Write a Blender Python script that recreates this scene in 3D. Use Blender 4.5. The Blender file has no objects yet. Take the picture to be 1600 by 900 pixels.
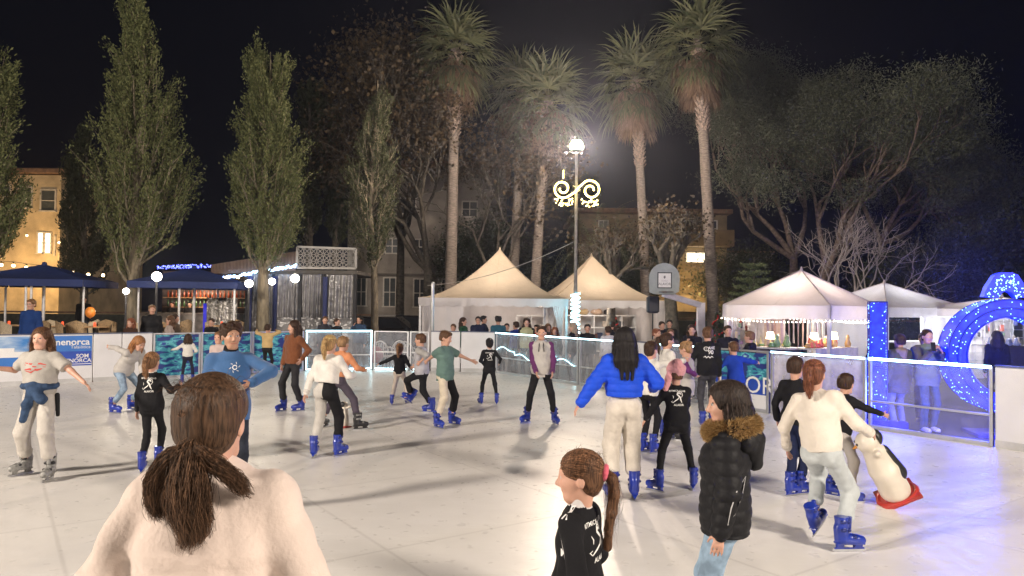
import bpy, math, random
import numpy as np
from mathutils import Vector, Matrix, Euler
from mathutils.bvhtree import BVHTree
PI=math.pi; R=math.radians
rng=np.random.RandomState(7); random.seed(7)
S=bpy.context.scene; COL=S.collection
# ---------------------------------------------------------------- camera model (pixels of a 1600x900 frame)
FPX=1150.0; CH=1.84; PITCH=R(1.25); ROLL=R(0.6)
fwd=Vector((0,math.cos(PITCH),math.sin(PITCH))); up0=Vector((0,-math.sin(PITCH),math.cos(PITCH))); x0=Vector((1,0,0))
camR=x0*math.cos(ROLL)+up0*math.sin(ROLL); camU=-x0*math.sin(ROLL)+up0*math.cos(ROLL)
def ray(px,py): return fwd+camR*((px-800)/FPX)+camU*((450-py)/FPX)
def P(px,py,Y):
    r=ray(px,py); t=Y/r.y; return Vector((r.x*t,Y,CH+r.z*t))
def G(px,py,z=0.0):
    r=ray(px,py); t=(z-CH)/r.z; return Vector((r.x*t,r.y*t,z))
def zat(py,Y,px=800): return P(px,py,Y).z
# ---------------------------------------------------------------- objects
def link(o,parent=None):
    COL.objects.link(o)
    if parent is not None: o.parent=parent
    return o
def tag(o,label=None,cat=None,group=None,kind=None):
    if label: o['label']=label
    if cat: o['category']=cat
    if group: o['group']=group
    if kind: o['kind']=kind
    return o
def empty(name,loc=(0,0,0),rz=0,label=None,cat=None,group=None):
    o=bpy.data.objects.new(name,None); o.location=loc; o.rotation_euler=(0,0,rz); o.empty_display_size=.2
    link(o); return tag(o,label,cat,group)
def npmesh(name,V,F,mats,mi=None,smooth=True,parent=None,tris=None):
    me=bpy.data.meshes.new(name)
    V=np.asarray(V,dtype=np.float32).reshape(-1,3); F=np.asarray(F,dtype=np.int32)
    nf=len(F); k=F.shape[1]
    me.vertices.add(len(V)); me.vertices.foreach_set('co',V.ravel())
    me.loops.add(nf*k); me.loops.foreach_set('vertex_index',F.ravel())
    me.polygons.add(nf); me.polygons.foreach_set('loop_start',np.arange(0,nf*k,k,dtype=np.int32))
    me.polygons.foreach_set('loop_total',np.full(nf,k,dtype=np.int32))
    if mi is not None: me.polygons.foreach_set('material_index',np.asarray(mi,dtype=np.int32))
    if smooth: me.polygons.foreach_set('use_smooth',np.ones(nf,dtype=bool))
    for m in (mats if isinstance(mats,(list,tuple)) else [mats]): me.materials.append(m)
    me.update(calc_edges=True)
    o=bpy.data.objects.new(name,me); link(o,parent); return o
def frame(d,hint=None):
    d=Vector(d).normalized(); h=Vector(hint) if hint is not None else (Vector((0,0,1)) if abs(d.z)<.9 else Vector((1,0,0)))
    a=h.cross(d)
    if a.length<1e-5: a=Vector((1,0,0)).cross(d)
    a.normalize(); b=d.cross(a); return a,b
class MB:
    """collects shapes, builds ONE mesh object"""
    def __init__(s): s.v=[]; s.f=[]; s.m=[]; s.sm=[]
    def add(s,vs,fs,mi=0,sm=False):
        n=len(s.v); s.v+= [tuple(v) for v in vs]
        for f in fs: s.f.append(tuple(i+n for i in f)); s.m.append(mi); s.sm.append(sm)
    def box(s,c,d,rz=0,mi=0,M=None,bev=0):
        x,y,z=d[0]/2,d[1]/2,d[2]/2
        if M is None: M=Matrix.Translation(c)@Matrix.Rotation(rz,4,'Z')
        if bev>0:
            b=min(bev,x*.9,y*.9,z*.9); vs=[];
            for sx in(-1,1):
                for sy in(-1,1):
                    for sz in(-1,1):
                        vs+=[(sx*(x-b),sy*(y-b),sz*z),(sx*(x-b),sy*y,sz*(z-b)),(sx*x,sy*(y-b),sz*(z-b))]
            def I(sx,sy,sz,k): return ((sx>0)*4+(sy>0)*2+(sz>0))*3+k
            fs=[]
            for sz in(-1,1):
                q=[I(-1,-1,sz,0),I(1,-1,sz,0),I(1,1,sz,0),I(-1,1,sz,0)]; fs.append(q if sz>0 else q[::-1])
            for sy in(-1,1):
                q=[I(-1,sy,-1,1),I(1,sy,-1,1),I(1,sy,1,1),I(-1,sy,1,1)]; fs.append(q if sy<0 else q[::-1])
            for sx in(-1,1):
                q=[I(sx,-1,-1,2),I(sx,1,-1,2),I(sx,1,1,2),I(sx,-1,1,2)]; fs.append(q if sx>0 else q[::-1])
            for sy in(-1,1):
                for sz in(-1,1):
                    q=[I(-1,sy,sz,0),I(1,sy,sz,0),I(1,sy,sz,1),I(-1,sy,sz,1)]; fs.append(q if sy*sz<0 else q[::-1])
            for sx in(-1,1):
                for sz in(-1,1):
                    q=[I(sx,-1,sz,2),I(sx,1,sz,2),I(sx,1,sz,0),I(sx,-1,sz,0)]; fs.append(q if sx*sz>0 else q[::-1])
            for sx in(-1,1):
                for sy in(-1,1):
                    q=[I(sx,sy,-1,1),I(sx,sy,1,1),I(sx,sy,1,2),I(sx,sy,-1,2)]; fs.append(q if sx*sy<0 else q[::-1])
            for sx in(-1,1):
                for sy in(-1,1):
                    for sz in(-1,1):
                        q=[I(sx,sy,sz,0),I(sx,sy,sz,1),I(sx,sy,sz,2)]; fs.append(q if sx*sy*sz<0 else q[::-1])
        else:
            vs=[(a,b,c_) for a in(-x,x) for b in(-y,y) for c_ in(-z,z)]
            fs=[(0,1,3,2),(4,6,7,5),(0,4,5,1),(2,3,7,6),(0,2,6,4),(1,5,7,3)]
        s.add([M@Vector(v) for v in vs],fs,mi)
    def seg(s,a,b,w,t,mi=0,hint=None):
        a=Vector(a);b=Vector(b);d=b-a;L=d.length; e1,e2=frame(d,hint)
        M=Matrix((e1.to_4d(),e2.to_4d(),d.normalized().to_4d(),(0,0,0,1))).transposed(); M.col[3]=((a+b)/2).to_4d()
        for i in range(3): M[3][i]=0
        s.box(None,(w,t,L),mi=mi,M=M)
    def tube(s,pts,r,n=8,mi=0,cap=True,sm=True,flat=1,hint=None):
        pts=[Vector(p) for p in pts]; k=len(pts); rs=r if isinstance(r,(list,tuple)) else [r]*k
        vs=[];fs=[]; e1=None
        for i,p in enumerate(pts):
            d=(pts[min(i+1,k-1)]-pts[max(i-1,0)])
            if d.length<1e-7: d=Vector((0,0,1))
            d.normalize()
            if e1 is None: e1,e2=frame(d,hint)
            else:
                e1=(e1-d*e1.dot(d))
                if e1.length<1e-5: e1,_=frame(d)
                e1.normalize(); e2=d.cross(e1)
            for j in range(n):
                a=2*PI*j/n; vs.append(p+e1*math.cos(a)*rs[i]+e2*math.sin(a)*rs[i]*flat)
        for i in range(k-1):
            for j in range(n):
                fs.append((i*n+j,i*n+(j+1)%n,(i+1)*n+(j+1)%n,(i+1)*n+j))
        s.add(vs,fs,mi,sm)
        if cap: s.add(vs[:n],[tuple(range(n))[::-1]],mi); s.add(vs[-n:],[tuple(range(n))],mi)
    def lathe(s,prof,c=(0,0,0),n=16,mi=0,sm=True):
        vs=[];fs=[];c=Vector(c)
        for r,z in prof:
            for j in range(n): a=2*PI*j/n; vs.append(c+Vector((r*math.cos(a),r*math.sin(a),z)))
        for i in range(len(prof)-1):
            for j in range(n): fs.append((i*n+j,i*n+(j+1)%n,(i+1)*n+(j+1)%n,(i+1)*n+j))
        s.add(vs,fs,mi,sm)
    def ball(s,c,r,n=8,mi=0,sc=(1,1,1)):
        vs=[];fs=[];c=Vector(c);m=n//2+1
        for i in range(m+1):
            t=PI*i/m
            for j in range(n): a=2*PI*j/n; vs.append(c+Vector((r*sc[0]*math.sin(t)*math.cos(a),r*sc[1]*math.sin(t)*math.sin(a),r*sc[2]*math.cos(t))))
        for i in range(m):
            for j in range(n): fs.append((i*n+j,(i+1)*n+j,(i+1)*n+(j+1)%n,i*n+(j+1)%n))
        s.add(vs,fs,mi,True)
    def quad(s,a,b,c,d,mi=0): s.add([a,b,c,d],[(0,1,2,3)],mi)
    def prism(s,poly,M,t,mi=0):
        """poly in local xz, extruded +-t/2 along local y, placed by M"""
        n=len(poly); vs=[M@Vector((x,-t/2,z)) for x,z in poly]+[M@Vector((x,t/2,z)) for x,z in poly]
        fs=[tuple(range(n)),tuple(range(2*n-1,n-1,-1))]+[(j,j+n,(j+1)%n+n,(j+1)%n) for j in range(n)]
        s.add(vs,fs,mi)
    def build(s,name,mats,parent=None):
        me=bpy.data.meshes.new(name); me.from_pydata(s.v,[],s.f)
        me.polygons.foreach_set('material_index',s.m); me.polygons.foreach_set('use_smooth',s.sm)
        for m in (mats if isinstance(mats,(list,tuple)) else [mats]): me.materials.append(m)
        me.update(); o=bpy.data.objects.new(name,me); link(o,parent); return o
# ---------------------------------------------------------------- materials
_mc={}
def mat(key,fn):
    if key in _mc: return _mc[key]
    m=bpy.data.materials.new(str(key)[:60]); m.use_nodes=True; nt=m.node_tree
    b=nt.nodes['Principled BSDF']; fn(nt,b); _mc[key]=m; return m
def nd(nt,t,**kw):
    n=nt.nodes.new('ShaderNode'+t)
    for k,v in kw.items():
        if k in n.inputs: n.inputs[k].default_value=v
        else: setattr(n,k,v)
    return n
def noisecol(nt,b,c1,c2,scale=8,detail=4,stretch=None,coord='Object',lo=.35,hi=.65,bump=0,bdist=.01,bscale=None,dist=0):
    tc=nd(nt,'TexCoord'); src=tc.outputs[coord]
    if stretch:
        mp=nd(nt,'Mapping'); mp.inputs['Scale'].default_value=stretch; nt.links.new(src,mp.inputs[0]); src=mp.outputs[0]
    n=nd(nt,'TexNoise'); n.inputs['Scale'].default_value=scale; n.inputs['Detail'].default_value=detail; n.inputs['Distortion'].default_value=dist
    nt.links.new(src,n.inputs['Vector'])
    r=nd(nt,'ValToRGB'); r.color_ramp.elements[0].position=lo; r.color_ramp.elements[1].position=hi
    r.color_ramp.elements[0].color=(*c1,1); r.color_ramp.elements[1].color=(*c2,1)
    nt.links.new(n.outputs['Fac'],r.inputs[0]); nt.links.new(r.outputs[0],b.inputs['Base Color'])
    if bump:
        n2=n
        if bscale:
            n2=nd(nt,'TexNoise'); n2.inputs['Scale'].default_value=bscale; n2.inputs['Detail'].default_value=3; nt.links.new(src,n2.inputs['Vector'])
        bp=nd(nt,'Bump'); bp.inputs['Strength'].default_value=bump; bp.inputs['Distance'].default_value=bdist
        nt.links.new(n2.outputs['Fac'],bp.inputs['Height']); nt.links.new(bp.outputs[0],b.inputs['Normal'])
    return n,r
def mul(c,k): return tuple(min(1,x*k) for x in c)
def pm(name,col,rough=.6,metal=0,var=.12,scale=6,bump=0,bscale=None,**kw):
    """general procedural surface: colour with slight mottling"""
    def f(nt,b):
        noisecol(nt,b,mul(col,1-var),mul(col,1+var),scale=scale,bump=bump,bscale=bscale,bdist=kw.get('bdist',.01),stretch=kw.get('stretch'))
        b.inputs['Roughness'].default_value=rough; b.inputs['Metallic'].default_value=metal
        if 'coat' in kw: b.inputs['Coat Weight'].default_value=kw['coat']
        if 'trans' in kw: b.inputs['Transmission Weight'].default_value=kw['trans']
        if 'alpha' in kw: b.inputs['Alpha'].default_value=kw['alpha']
        if 'spec' in kw: b.inputs['Specular IOR Level'].default_value=kw['spec']
        if 'em' in kw: b.inputs['Emission Color'].default_value=(*kw['em'],1); b.inputs['Emission Strength'].default_value=kw.get('es',1)
    return mat(name,f)
def fabric(col,kind='knit'):
    key=('fab',)+tuple(round(c,3) for c in col)+(kind,)
    def f(nt,b):
        v={'knit':.10,'denim':.28,'nylon':.06,'fleece':.05,'cotton':.08}[kind]
        sc={'knit':40,'denim':14,'nylon':10,'fleece':6,'cotton':12}[kind]
        bs={'knit':34,'denim':26,'nylon':30,'fleece':70,'cotton':20}[kind]
        noisecol(nt,b,mul(col,1-v),mul(col,1+v),scale=sc,bump={'fleece':.24,'nylon':.45}.get(kind,.6),bscale=bs,bdist=.012)
        b.inputs['Roughness'].default_value={'nylon':.62}.get(kind,.85)
        b.inputs['Specular IOR Level'].default_value={'nylon':.22}.get(kind,.2)
        if kind in('fleece','knit'):
            b.inputs['Sheen Weight'].default_value=.3; b.inputs['Sheen Roughness'].default_value=.5
    return mat(key,f)
def skin(col):
    def f(nt,b):
        noisecol(nt,b,mul(col,.9),mul(col,1.08),scale=9,bump=.08,bscale=200,bdist=.001)
        b.inputs['Roughness'].default_value=.5; b.inputs['Subsurface Weight'].default_value=.12
        b.inputs['Subsurface Radius'].default_value=(1,.35,.2); b.inputs['Subsurface Scale'].default_value=.012
    return mat(('skin',)+col,f)
def hairm(col):
    def f(nt,b):
        noisecol(nt,b,mul(col,.5),mul(col,1.8),scale=34,detail=5,stretch=(4,4,.5),bump=.8,bdist=.005)
        b.inputs['Roughness'].default_value=.55; b.inputs['Specular IOR Level'].default_value=.22
    return mat(('hair',)+col,f)
def emit(name,col,st,base=(.02,.02,.02)):
    def f(nt,b):
        b.inputs['Base Color'].default_value=(*base,1)
        b.inputs['Emission Color'].default_value=(*col,1); b.inputs['Emission Strength'].default_value=st
    return mat(name,f)
def light(name,loc,energy,col,r=.1,kind='POINT',parent=None,**kw):
    l=bpy.data.lights.new(name,kind); l.energy=energy; l.color=col
    if kind in('POINT','SPOT'): l.shadow_soft_size=r
    for k,v in kw.items(): setattr(l,k,v)
    o=bpy.data.objects.new(name,l); o.location=loc; link(o,parent); return o
def textmesh(txt,size,font_bold=False,extr=0.0):
    c=bpy.data.curves.new('t','FONT'); c.body=txt; c.size=size; c.align_x='CENTER'; c.align_y='CENTER'; c.extrude=extr; c.resolution_u=3
    if font_bold: c.offset=size*.02
    o=bpy.data.objects.new('t',c); COL.objects.link(o)
    dg=bpy.context.evaluated_depsgraph_get(); me=bpy.data.meshes.new_from_object(o.evaluated_get(dg))
    V=[v.co.copy() for v in me.vertices]; F=[tuple(p.vertices) for p in me.polygons]
    bpy.data.objects.remove(o); bpy.data.curves.remove(c); bpy.data.meshes.remove(me)
    return V,F
# ================================================================ signed-distance modelling for bodies and clothes
class Field:
    def __init__(s,vox): s.vox=vox; s.ops=[]; s.lo=np.full(3,1e9); s.hi=-s.lo; s.disp=None; s.clips=[]
    def _bb(s,pts,r):
        for p in pts:
            p=np.array(p); s.lo=np.minimum(s.lo,p-r); s.hi=np.maximum(s.hi,p+r)
    def cap(s,a,b,ra,rb=None,mat=0,k=.02,flat=1,lat=None,sub=False):
        rb=ra if rb is None else rb
        if not sub: s._bb((a,b),max(ra,rb)*max(1,flat)+.02)
        s.ops.append((np.array(a,float),np.array(b,float),ra,rb,mat,k,flat,None if lat is None else np.array(lat,float),sub))
    def ell(s,c,r,M=None,mat=0,k=.02,sub=False):
        if not sub: s._bb((c,),max(r)+.02)
        s.ops.append(('e',np.array(c,float),np.array(r,float),None if M is None else np.array(M,float),mat,k,sub))
    def cut(s,n,p): s.ops.append(('c',np.array(n,float),float(np.dot(np.array(n,float),np.array(p,float)))))
    def clip(s,n,d,center=None,rad=None): s.clips.append((np.array(n,float),d,center,rad))
    def build(s):
        h=s.vox; lo=s.lo-2*h; n=np.ceil((s.hi+2*h-lo)/h).astype(int)+1
        F=np.full(n,.2,np.float32); Lb=np.zeros(n,np.int8)
        ax=[lo[i]+h*np.arange(n[i]) for i in range(3)]
        def sl(bl,bh):
            i0=np.clip(np.floor((bl-lo)/h).astype(int),0,n); i1=np.clip(np.ceil((bh-lo)/h).astype(int)+1,0,n); return i0,i1
        for op in s.ops:
            if isinstance(op[0],str) and op[0]=='c':
                nrm,d=op[1],op[2]; F=np.maximum(F,(ax[0][:,None,None]*nrm[0]+ax[1][None,:,None]*nrm[1]+ax[2][None,None,:]*nrm[2]-d).astype(np.float32)); continue
            if isinstance(op[0],str):
                _,c,r,M,m,k,sub=op; pad=max(r)+k+2*h; i0,i1=sl(c-pad,c+pad)
            else:
                a,b,ra,rb,m,k,flat,lat,sub=op; pad=max(ra,rb)*max(1,flat)+k+2*h; i0,i1=sl(np.minimum(a,b)-pad,np.maximum(a,b)+pad)
            if (i1<=i0).any(): continue
            X=ax[0][i0[0]:i1[0],None,None].astype(np.float32);Y=ax[1][None,i0[1]:i1[1],None].astype(np.float32);Z=ax[2][None,None,i0[2]:i1[2]].astype(np.float32)
            if isinstance(op[0],str):
                dx,dy,dz=X-c[0],Y-c[1],Z-c[2]
                if M is not None:
                    q=[M[0,j]*dx+M[1,j]*dy+M[2,j]*dz for j in range(3)]
                else: q=[dx,dy,dz]
                nn=np.sqrt((q[0]/r[0])**2+(q[1]/r[1])**2+(q[2]/r[2])**2)
                d=(nn-1)*min(r)*(.5+.5*np.mean(r)/min(r))
            else:
                u=b-a; L=np.linalg.norm(u)+1e-9; u=u/L
                dx,dy,dz=X-a[0],Y-a[1],Z-a[2]
                t=dx*u[0]+dy*u[1]+dz*u[2]; tc=np.clip(t,0,L); rr=ra+(rb-ra)*tc/L
                if flat==1 or lat is None:
                    q2=dx*dx+dy*dy+dz*dz-t*t+(t-tc)**2; d=np.sqrt(np.maximum(q2,0))-rr
                else:
                    l=lat-u*np.dot(lat,u); l=l/(np.linalg.norm(l)+1e-9); w=np.cross(u,l)
                    xx=dx*l[0]+dy*l[1]+dz*l[2]; ww=dx*w[0]+dy*w[1]+dz*w[2]
                    d=(np.sqrt(xx*xx+(ww/flat)**2+((t-tc)/max(flat,.5))**2)-rr)*(.5+.5*min(1,flat))
            d=d.astype(np.float32); sb=(slice(i0[0],i1[0]),slice(i0[1],i1[1]),slice(i0[2],i1[2])); f=F[sb]
            if sub:
                hh=np.clip(.5-.5*(f+d)/k,0,1); F[sb]=f*(1-hh)+(-d)*hh+k*hh*(1-hh)
            else:
                Lb[sb]=np.where(d<f,m,Lb[sb]); hh=np.clip(.5+.5*(f-d)/k,0,1); F[sb]=f*(1-hh)+d*hh-k*hh*(1-hh)
        if s.disp is not None:
            I=np.nonzero(np.abs(F)<.035); Pp=np.stack([ax[j][I[j]] for j in range(3)],1); F[I]+=s.disp(Pp).astype(np.float32)
        for nrm,d,cen,rad in s.clips:
            pl=(ax[0][:,None,None]*nrm[0]+ax[1][None,:,None]*nrm[1]+ax[2][None,None,:]*nrm[2]-d).astype(np.float32)
            if cen is not None:
                ds=np.sqrt((ax[0][:,None,None]-cen[0])**2+(ax[1][None,:,None]-cen[1])**2+(ax[2][None,None,:]-cen[2])**2)
                F=np.where(ds<rad,np.maximum(F,pl),F)
            else: F=np.maximum(F,pl)
        return nets(F,Lb,lo,h)
def nets(F,Lb,lo,h):
    ins=F<0; n=F.shape
    cnt=np.zeros((n[0]-1,n[1]-1,n[2]-1),np.int8)
    offs=[(a,b,c) for a in(0,1) for b in(0,1) for c in(0,1)]
    for a,b,c in offs: cnt+=ins[a:n[0]-1+a,b:n[1]-1+b,c:n[2]-1+c]
    act=(cnt>0)&(cnt<8); I=np.argwhere(act)
    idm=np.full(act.shape,-1,np.int32); idm[act]=np.arange(len(I))
    vals=np.stack([F[I[:,0]+a,I[:,1]+b,I[:,2]+c] for a,b,c in offs],1)
    acc=np.zeros((len(I),3)); num=np.zeros(len(I))
    for i in range(8):
        for j in range(i+1,8):
            oi,oj=np.array(offs[i]),np.array(offs[j])
            if np.abs(oi-oj).sum()!=1: continue
            fa,fb=vals[:,i],vals[:,j]; m=(fa<0)!=(fb<0)
            t=np.where(m,fa/np.where(m,fa-fb,1),0); acc+=np.where(m[:,None],oi+(oj-oi)*t[:,None],0); num+=m
    V=(I+acc/num[:,None])*h+lo
    Q=[];M=[]
    for axi in range(3):
        a=[slice(1,-1)]*3; b=[slice(1,-1)]*3; a[axi]=slice(0,-1); b[axi]=slice(1,None)
        A=ins[tuple(a)];B=ins[tuple(b)]; D=np.argwhere(A!=B)
        if len(D)==0: continue
        D=D+np.array([0 if k==axi else 1 for k in range(3)])
        o1,o2=[(axi+1)%3,(axi+2)%3]; e1=np.zeros(3,int);e1[o1]=1;e2=np.zeros(3,int);e2[o2]=1
        c0=D-e1-e2;c1=D-e2;c2=D;c3=D-e1
        q=np.stack([idm[tuple(c.T)] for c in(c0,c1,c2,c3)],1)
        aa=ins[tuple(D.T)]; q[~aa]=q[~aa][:,::-1]
        D2=D.copy(); D2[:,axi]+=1; lab=np.where(aa,Lb[tuple(D.T)],Lb[tuple(D2.T)])
        ok=(q>=0).all(1); Q.append(q[ok]);M.append(lab[ok])
    return V,np.concatenate(Q),np.concatenate(M)
def wrinkle(amp,s=9,seed=1,zs=1.6):
    r=np.random.RandomState(seed); K=r.normal(size=(5,3))*s*np.array([1,1,zs]); ph=r.rand(5)*6.3
    K2=r.normal(size=(3,3))*s*2.2; p2=r.rand(3)*6.3
    def f(p):
        w=sum(np.sin(p@K[i]+ph[i]+1.3*np.sin(p@K[(i+1)%5]*.6+ph[i])) for i in range(5))/5
        v=sum(np.abs(np.sin(p@K2[i]+p2[i]+1.5*w)) for i in range(3))/3
        return amp*(w*1.1-(v-.6)*.9)
    return f
# ================================================================ skates
def make_boot(shellm,strapm,grey=False):
    f=Field(.0055)
    f.cap((0,-.03,.105),(0,.135,.098),.046,.040,flat=1,k=.03)
    f.cap((0,.03,.12),(0,.09,.11),.04,.036,k=.03)
    f.cap((0,-.03,.12),(0,-.045,.31),.050,.058,k=.03)
    f.cap((0,-.07,.10),(0,-.075,.2),.03,.035,k=.03)
    for z,y in((.20,-.03),(.27,-.035)):
        f.cap((-.045,y+.035,z),(.045,y+.035,z),.018,k=.006,mat=1); f.cap((.05,y,z),(.055,y-.03,z),.014,k=.006,mat=1)
    f.cap((-.038,.06,.135),(.038,.06,.135),.016,k=.006,mat=1)
    f.cap((0,.025,.2),(0,.03,.3),.02,k=.01)
    f.clip((0,0,1),.305); f.clip((0,0,-1),-.075)
    V,Q,M=f.build(); me=npmesh('boot_shell',V,Q,[shellm,strapm],M); COL.objects.unlink(me)
    h=MB()
    h.box((0,.03,.076),(.074,.255,.018),bev=.006)
    for y0,y1,t in((.075,.135,.05),(-.08,-.03,.05)):
        h.add([(-.03,y0,.07),(.03,y0,.07),(.03,y1,.07),(-.03,y1,.07),(-.007,y0-.01,.03),(.007,y0-.01,.03),(.007,y1+.01,.03),(-.007,y1+.01,.03)],[(0,3,2,1),(4,5,6,7),(0,1,5,4),(1,2,6,5),(2,3,7,6),(3,0,4,7)])
    h.box((0,.03,.030),(.015,.27,.014),bev=.004)
    ho=h.build('blade_holder',shellm); COL.objects.unlink(ho)
    b=MB(); pr=[(-.12,.028),(-.125,.012),(-.1,.002),(.14,.002),(.172,.012),(.178,.028)]
    b.prism(pr,Matrix.Rotation(PI/2,4,'Z')@Matrix.Scale(1,4),.004)
    bo=b.build('blade',pm('steel_blade',(.55,.56,.58),.28,1,.05)); COL.objects.unlink(bo)
    return me,ho,bo
BLUEB=pm('skate_blue',(.012,.035,.33),.28,0,.25,9,coat=.5); BLUES=pm('skate_strap',(.01,.02,.16),.35,0,.2,9)
GREYB=pm('skate_grey',(.25,.25,.24),.5,0,.4,25); BLKB=pm('skate_black',(.02,.02,.022),.4,0,.2,9)
BOOTS={'blue':make_boot(BLUEB,BLUES),'grey':make_boot(GREYB,BLKB),'black':make_boot(BLKB,GREYB)}
def make_shoe(m,sole):
    f=Field(.008); f.cap((0,-.03,.05),(0,.14,.045),.042,.04,k=.03); f.cap((0,-.03,.06),(0,-.04,.13),.042,.045,k=.03); f.clip((0,0,-1),-.02)
    f.cap((0,-.04,.016),(0,.15,.016),.046,.044,flat=.5,lat=(1,0,0),mat=1,k=.004)
    V,Q,M=f.build(); o=npmesh('shoe',V,Q,[m,sole],M); COL.objects.unlink(o); return o
SHOES={'dark':make_shoe(pm('shoe_dark',(.03,.03,.035),.6),pm('shoe_sole',(.5,.5,.48),.7)),'white':make_shoe(pm('shoe_white',(.6,.6,.6),.6),pm('shoe_sole',(.5,.5,.48),.7))}
# ================================================================ people
SK={'fair':(.58,.33,.24),'tan':(.42,.23,.15),'warm':(.5,.28,.19)}
HC={'black':(.012,.010,.010),'dbrown':(.035,.018,.011),'brown':(.085,.042,.022),'lbrown':(.16,.085,.042),'blond':(.33,.20,.09),'red':(.17,.055,.025),'dirty':(.22,.13,.065)}
EYEW=pm('eye_white',(.38,.36,.34),.4); EYED=pm('eye_dark',(.03,.015,.01),.2)
def lipm(sk): return pm('lip'+str(sk),(sk[0]*.88,sk[1]*.62,sk[2]*.66),.4)
def ik(a,t,l1,l2,hint):
    a=Vector(a);t=Vector(t);d=t-a;L=d.length
    if L>(l1+l2)*.998: d=d*((l1+l2)*.998/L); L=d.length; t=a+d
    if L<abs(l1-l2)+.03: L=abs(l1-l2)+.03; d=d.normalized()*L; t=a+d
    c=(l1*l1+L*L-l2*l2)/(2*l1*L); s=math.sqrt(max(0,1-c*c)); u=d.normalized()
    hn=Vector(hint); hn=hn-u*hn.dot(u)
    if hn.length<1e-4: hn=frame(u)[0]
    hn.normalize(); return a+u*(l1*c)+hn*(l1*s),t
def strands(guides,n,r0,seg=10,jit=.006,seed=0,taper=.25):
    """guides: list of (points, radii). thin hair tubes laid round them; returns arrays"""
    r=np.random.RandomState(seed); VV=[];QQ=[];base=0
    for gi in range(n):
        pts,rad=guides[gi%len(guides)]; pts=np.array(pts,float); K=len(pts)
        off=r.normal(size=3); off/=np.linalg.norm(off)+1e-9; off*=math.sqrt(r.rand()); ph=r.rand(3)*6; fr=1+r.rand(3)*2; end=.75+.25*r.rand()
        tt=np.linspace(0,end,seg+1)*(K-1); i=np.minimum(tt.astype(int),K-2); w=(tt-i)[:,None]
        c=pts[i]*(1-w)+pts[i+1]*w; rr=np.interp(tt,np.arange(K),rad)[:,None]
        wob=np.stack([np.sin(ph[k]+fr[k]*tt) for k in range(3)],1)*jit*(tt/(K-1)+.1)[:,None]
        c=c+off*rr+wob
        d=np.gradient(c,axis=0); d/=np.linalg.norm(d,axis=1)[:,None]+1e-9
        e1=np.cross(d,[.3,.5,.8]); e1/=np.linalg.norm(e1,axis=1)[:,None]+1e-9; e2=np.cross(d,e1)
        tr=(r0*(1-(1-taper)*np.linspace(0,1,seg+1)))[:,None]
        ring=np.stack([c+e1*tr*math.cos(a)+e2*tr*math.sin(a) for a in(0,2.094,4.189)],1).reshape(-1,3)
        VV.append(ring)
        for s_ in range(seg):
            for j in range(3): QQ.append((base+s_*3+j,base+s_*3+(j+1)%3,base+s_*3+3+(j+1)%3,base+s_*3+3+j))
        base+=len(ring)
    return np.concatenate(VV),np.array(QQ)
def project(V,F,bvh,origin,ax,ay,dirn,off=.003):
    """lay flat mesh (x,y) on a garment: origin + x*ax + y*ay, cast along dirn"""
    out=[];ok=True
    for v in V:
        p=origin+ax*v.x+ay*v.y; h=bvh.ray_cast(p-dirn*.4,dirn,1.0)
        if h[0] is None: out.append(None)
        else: out.append(h[0]-dirn*off)
    Fo=[f for f in F if all(out[i] is not None for i in f)]
    return [o if o is not None else Vector((0,0,0)) for o in out],Fo
def decal(name,shapes,gar,M,origin,ax,ay,dirn,material,parent):
    bvh=BVHTree.FromPolygons([v.co for v in gar.data.vertices],[tuple(p.vertices) for p in gar.data.polygons])
    mb=MB()
    for V,F in shapes:
        V2,F2=project(V,F,bvh,origin,ax,ay,dirn)
        if F2: mb.add(V2,F2)
    if mb.f: return mb.build(name,material,parent)
def shift(VF,dx,dy,rot=0,sx=1,sy=1):
    V,F=VF; c,s=math.cos(rot),math.sin(rot); return [Vector((v.x*sx*c-v.y*sy*s+dx,v.x*sx*s+v.y*sy*c+dy,0)) for v in V],F
def stroke(pts,w):
    V=[];F=[]
    for i in range(len(pts)):
        a=Vector(pts[max(0,i-1)]);b=Vector(pts[min(len(pts)-1,i+1)]);d=(b-a).normalized();n=Vector((-d.y,d.x)); p=Vector(pts[i]);ww=w*(1 if 0<i<len(pts)-1 else .4)
        V+=[Vector((p.x+n.x*ww,p.y+n.y*ww,0)),Vector((p.x-n.x*ww,p.y-n.y*ww,0))]
    for i in range(len(pts)-1): F.append((2*i,2*i+1,2*i+3,2*i+2))
    return V,F
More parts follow.
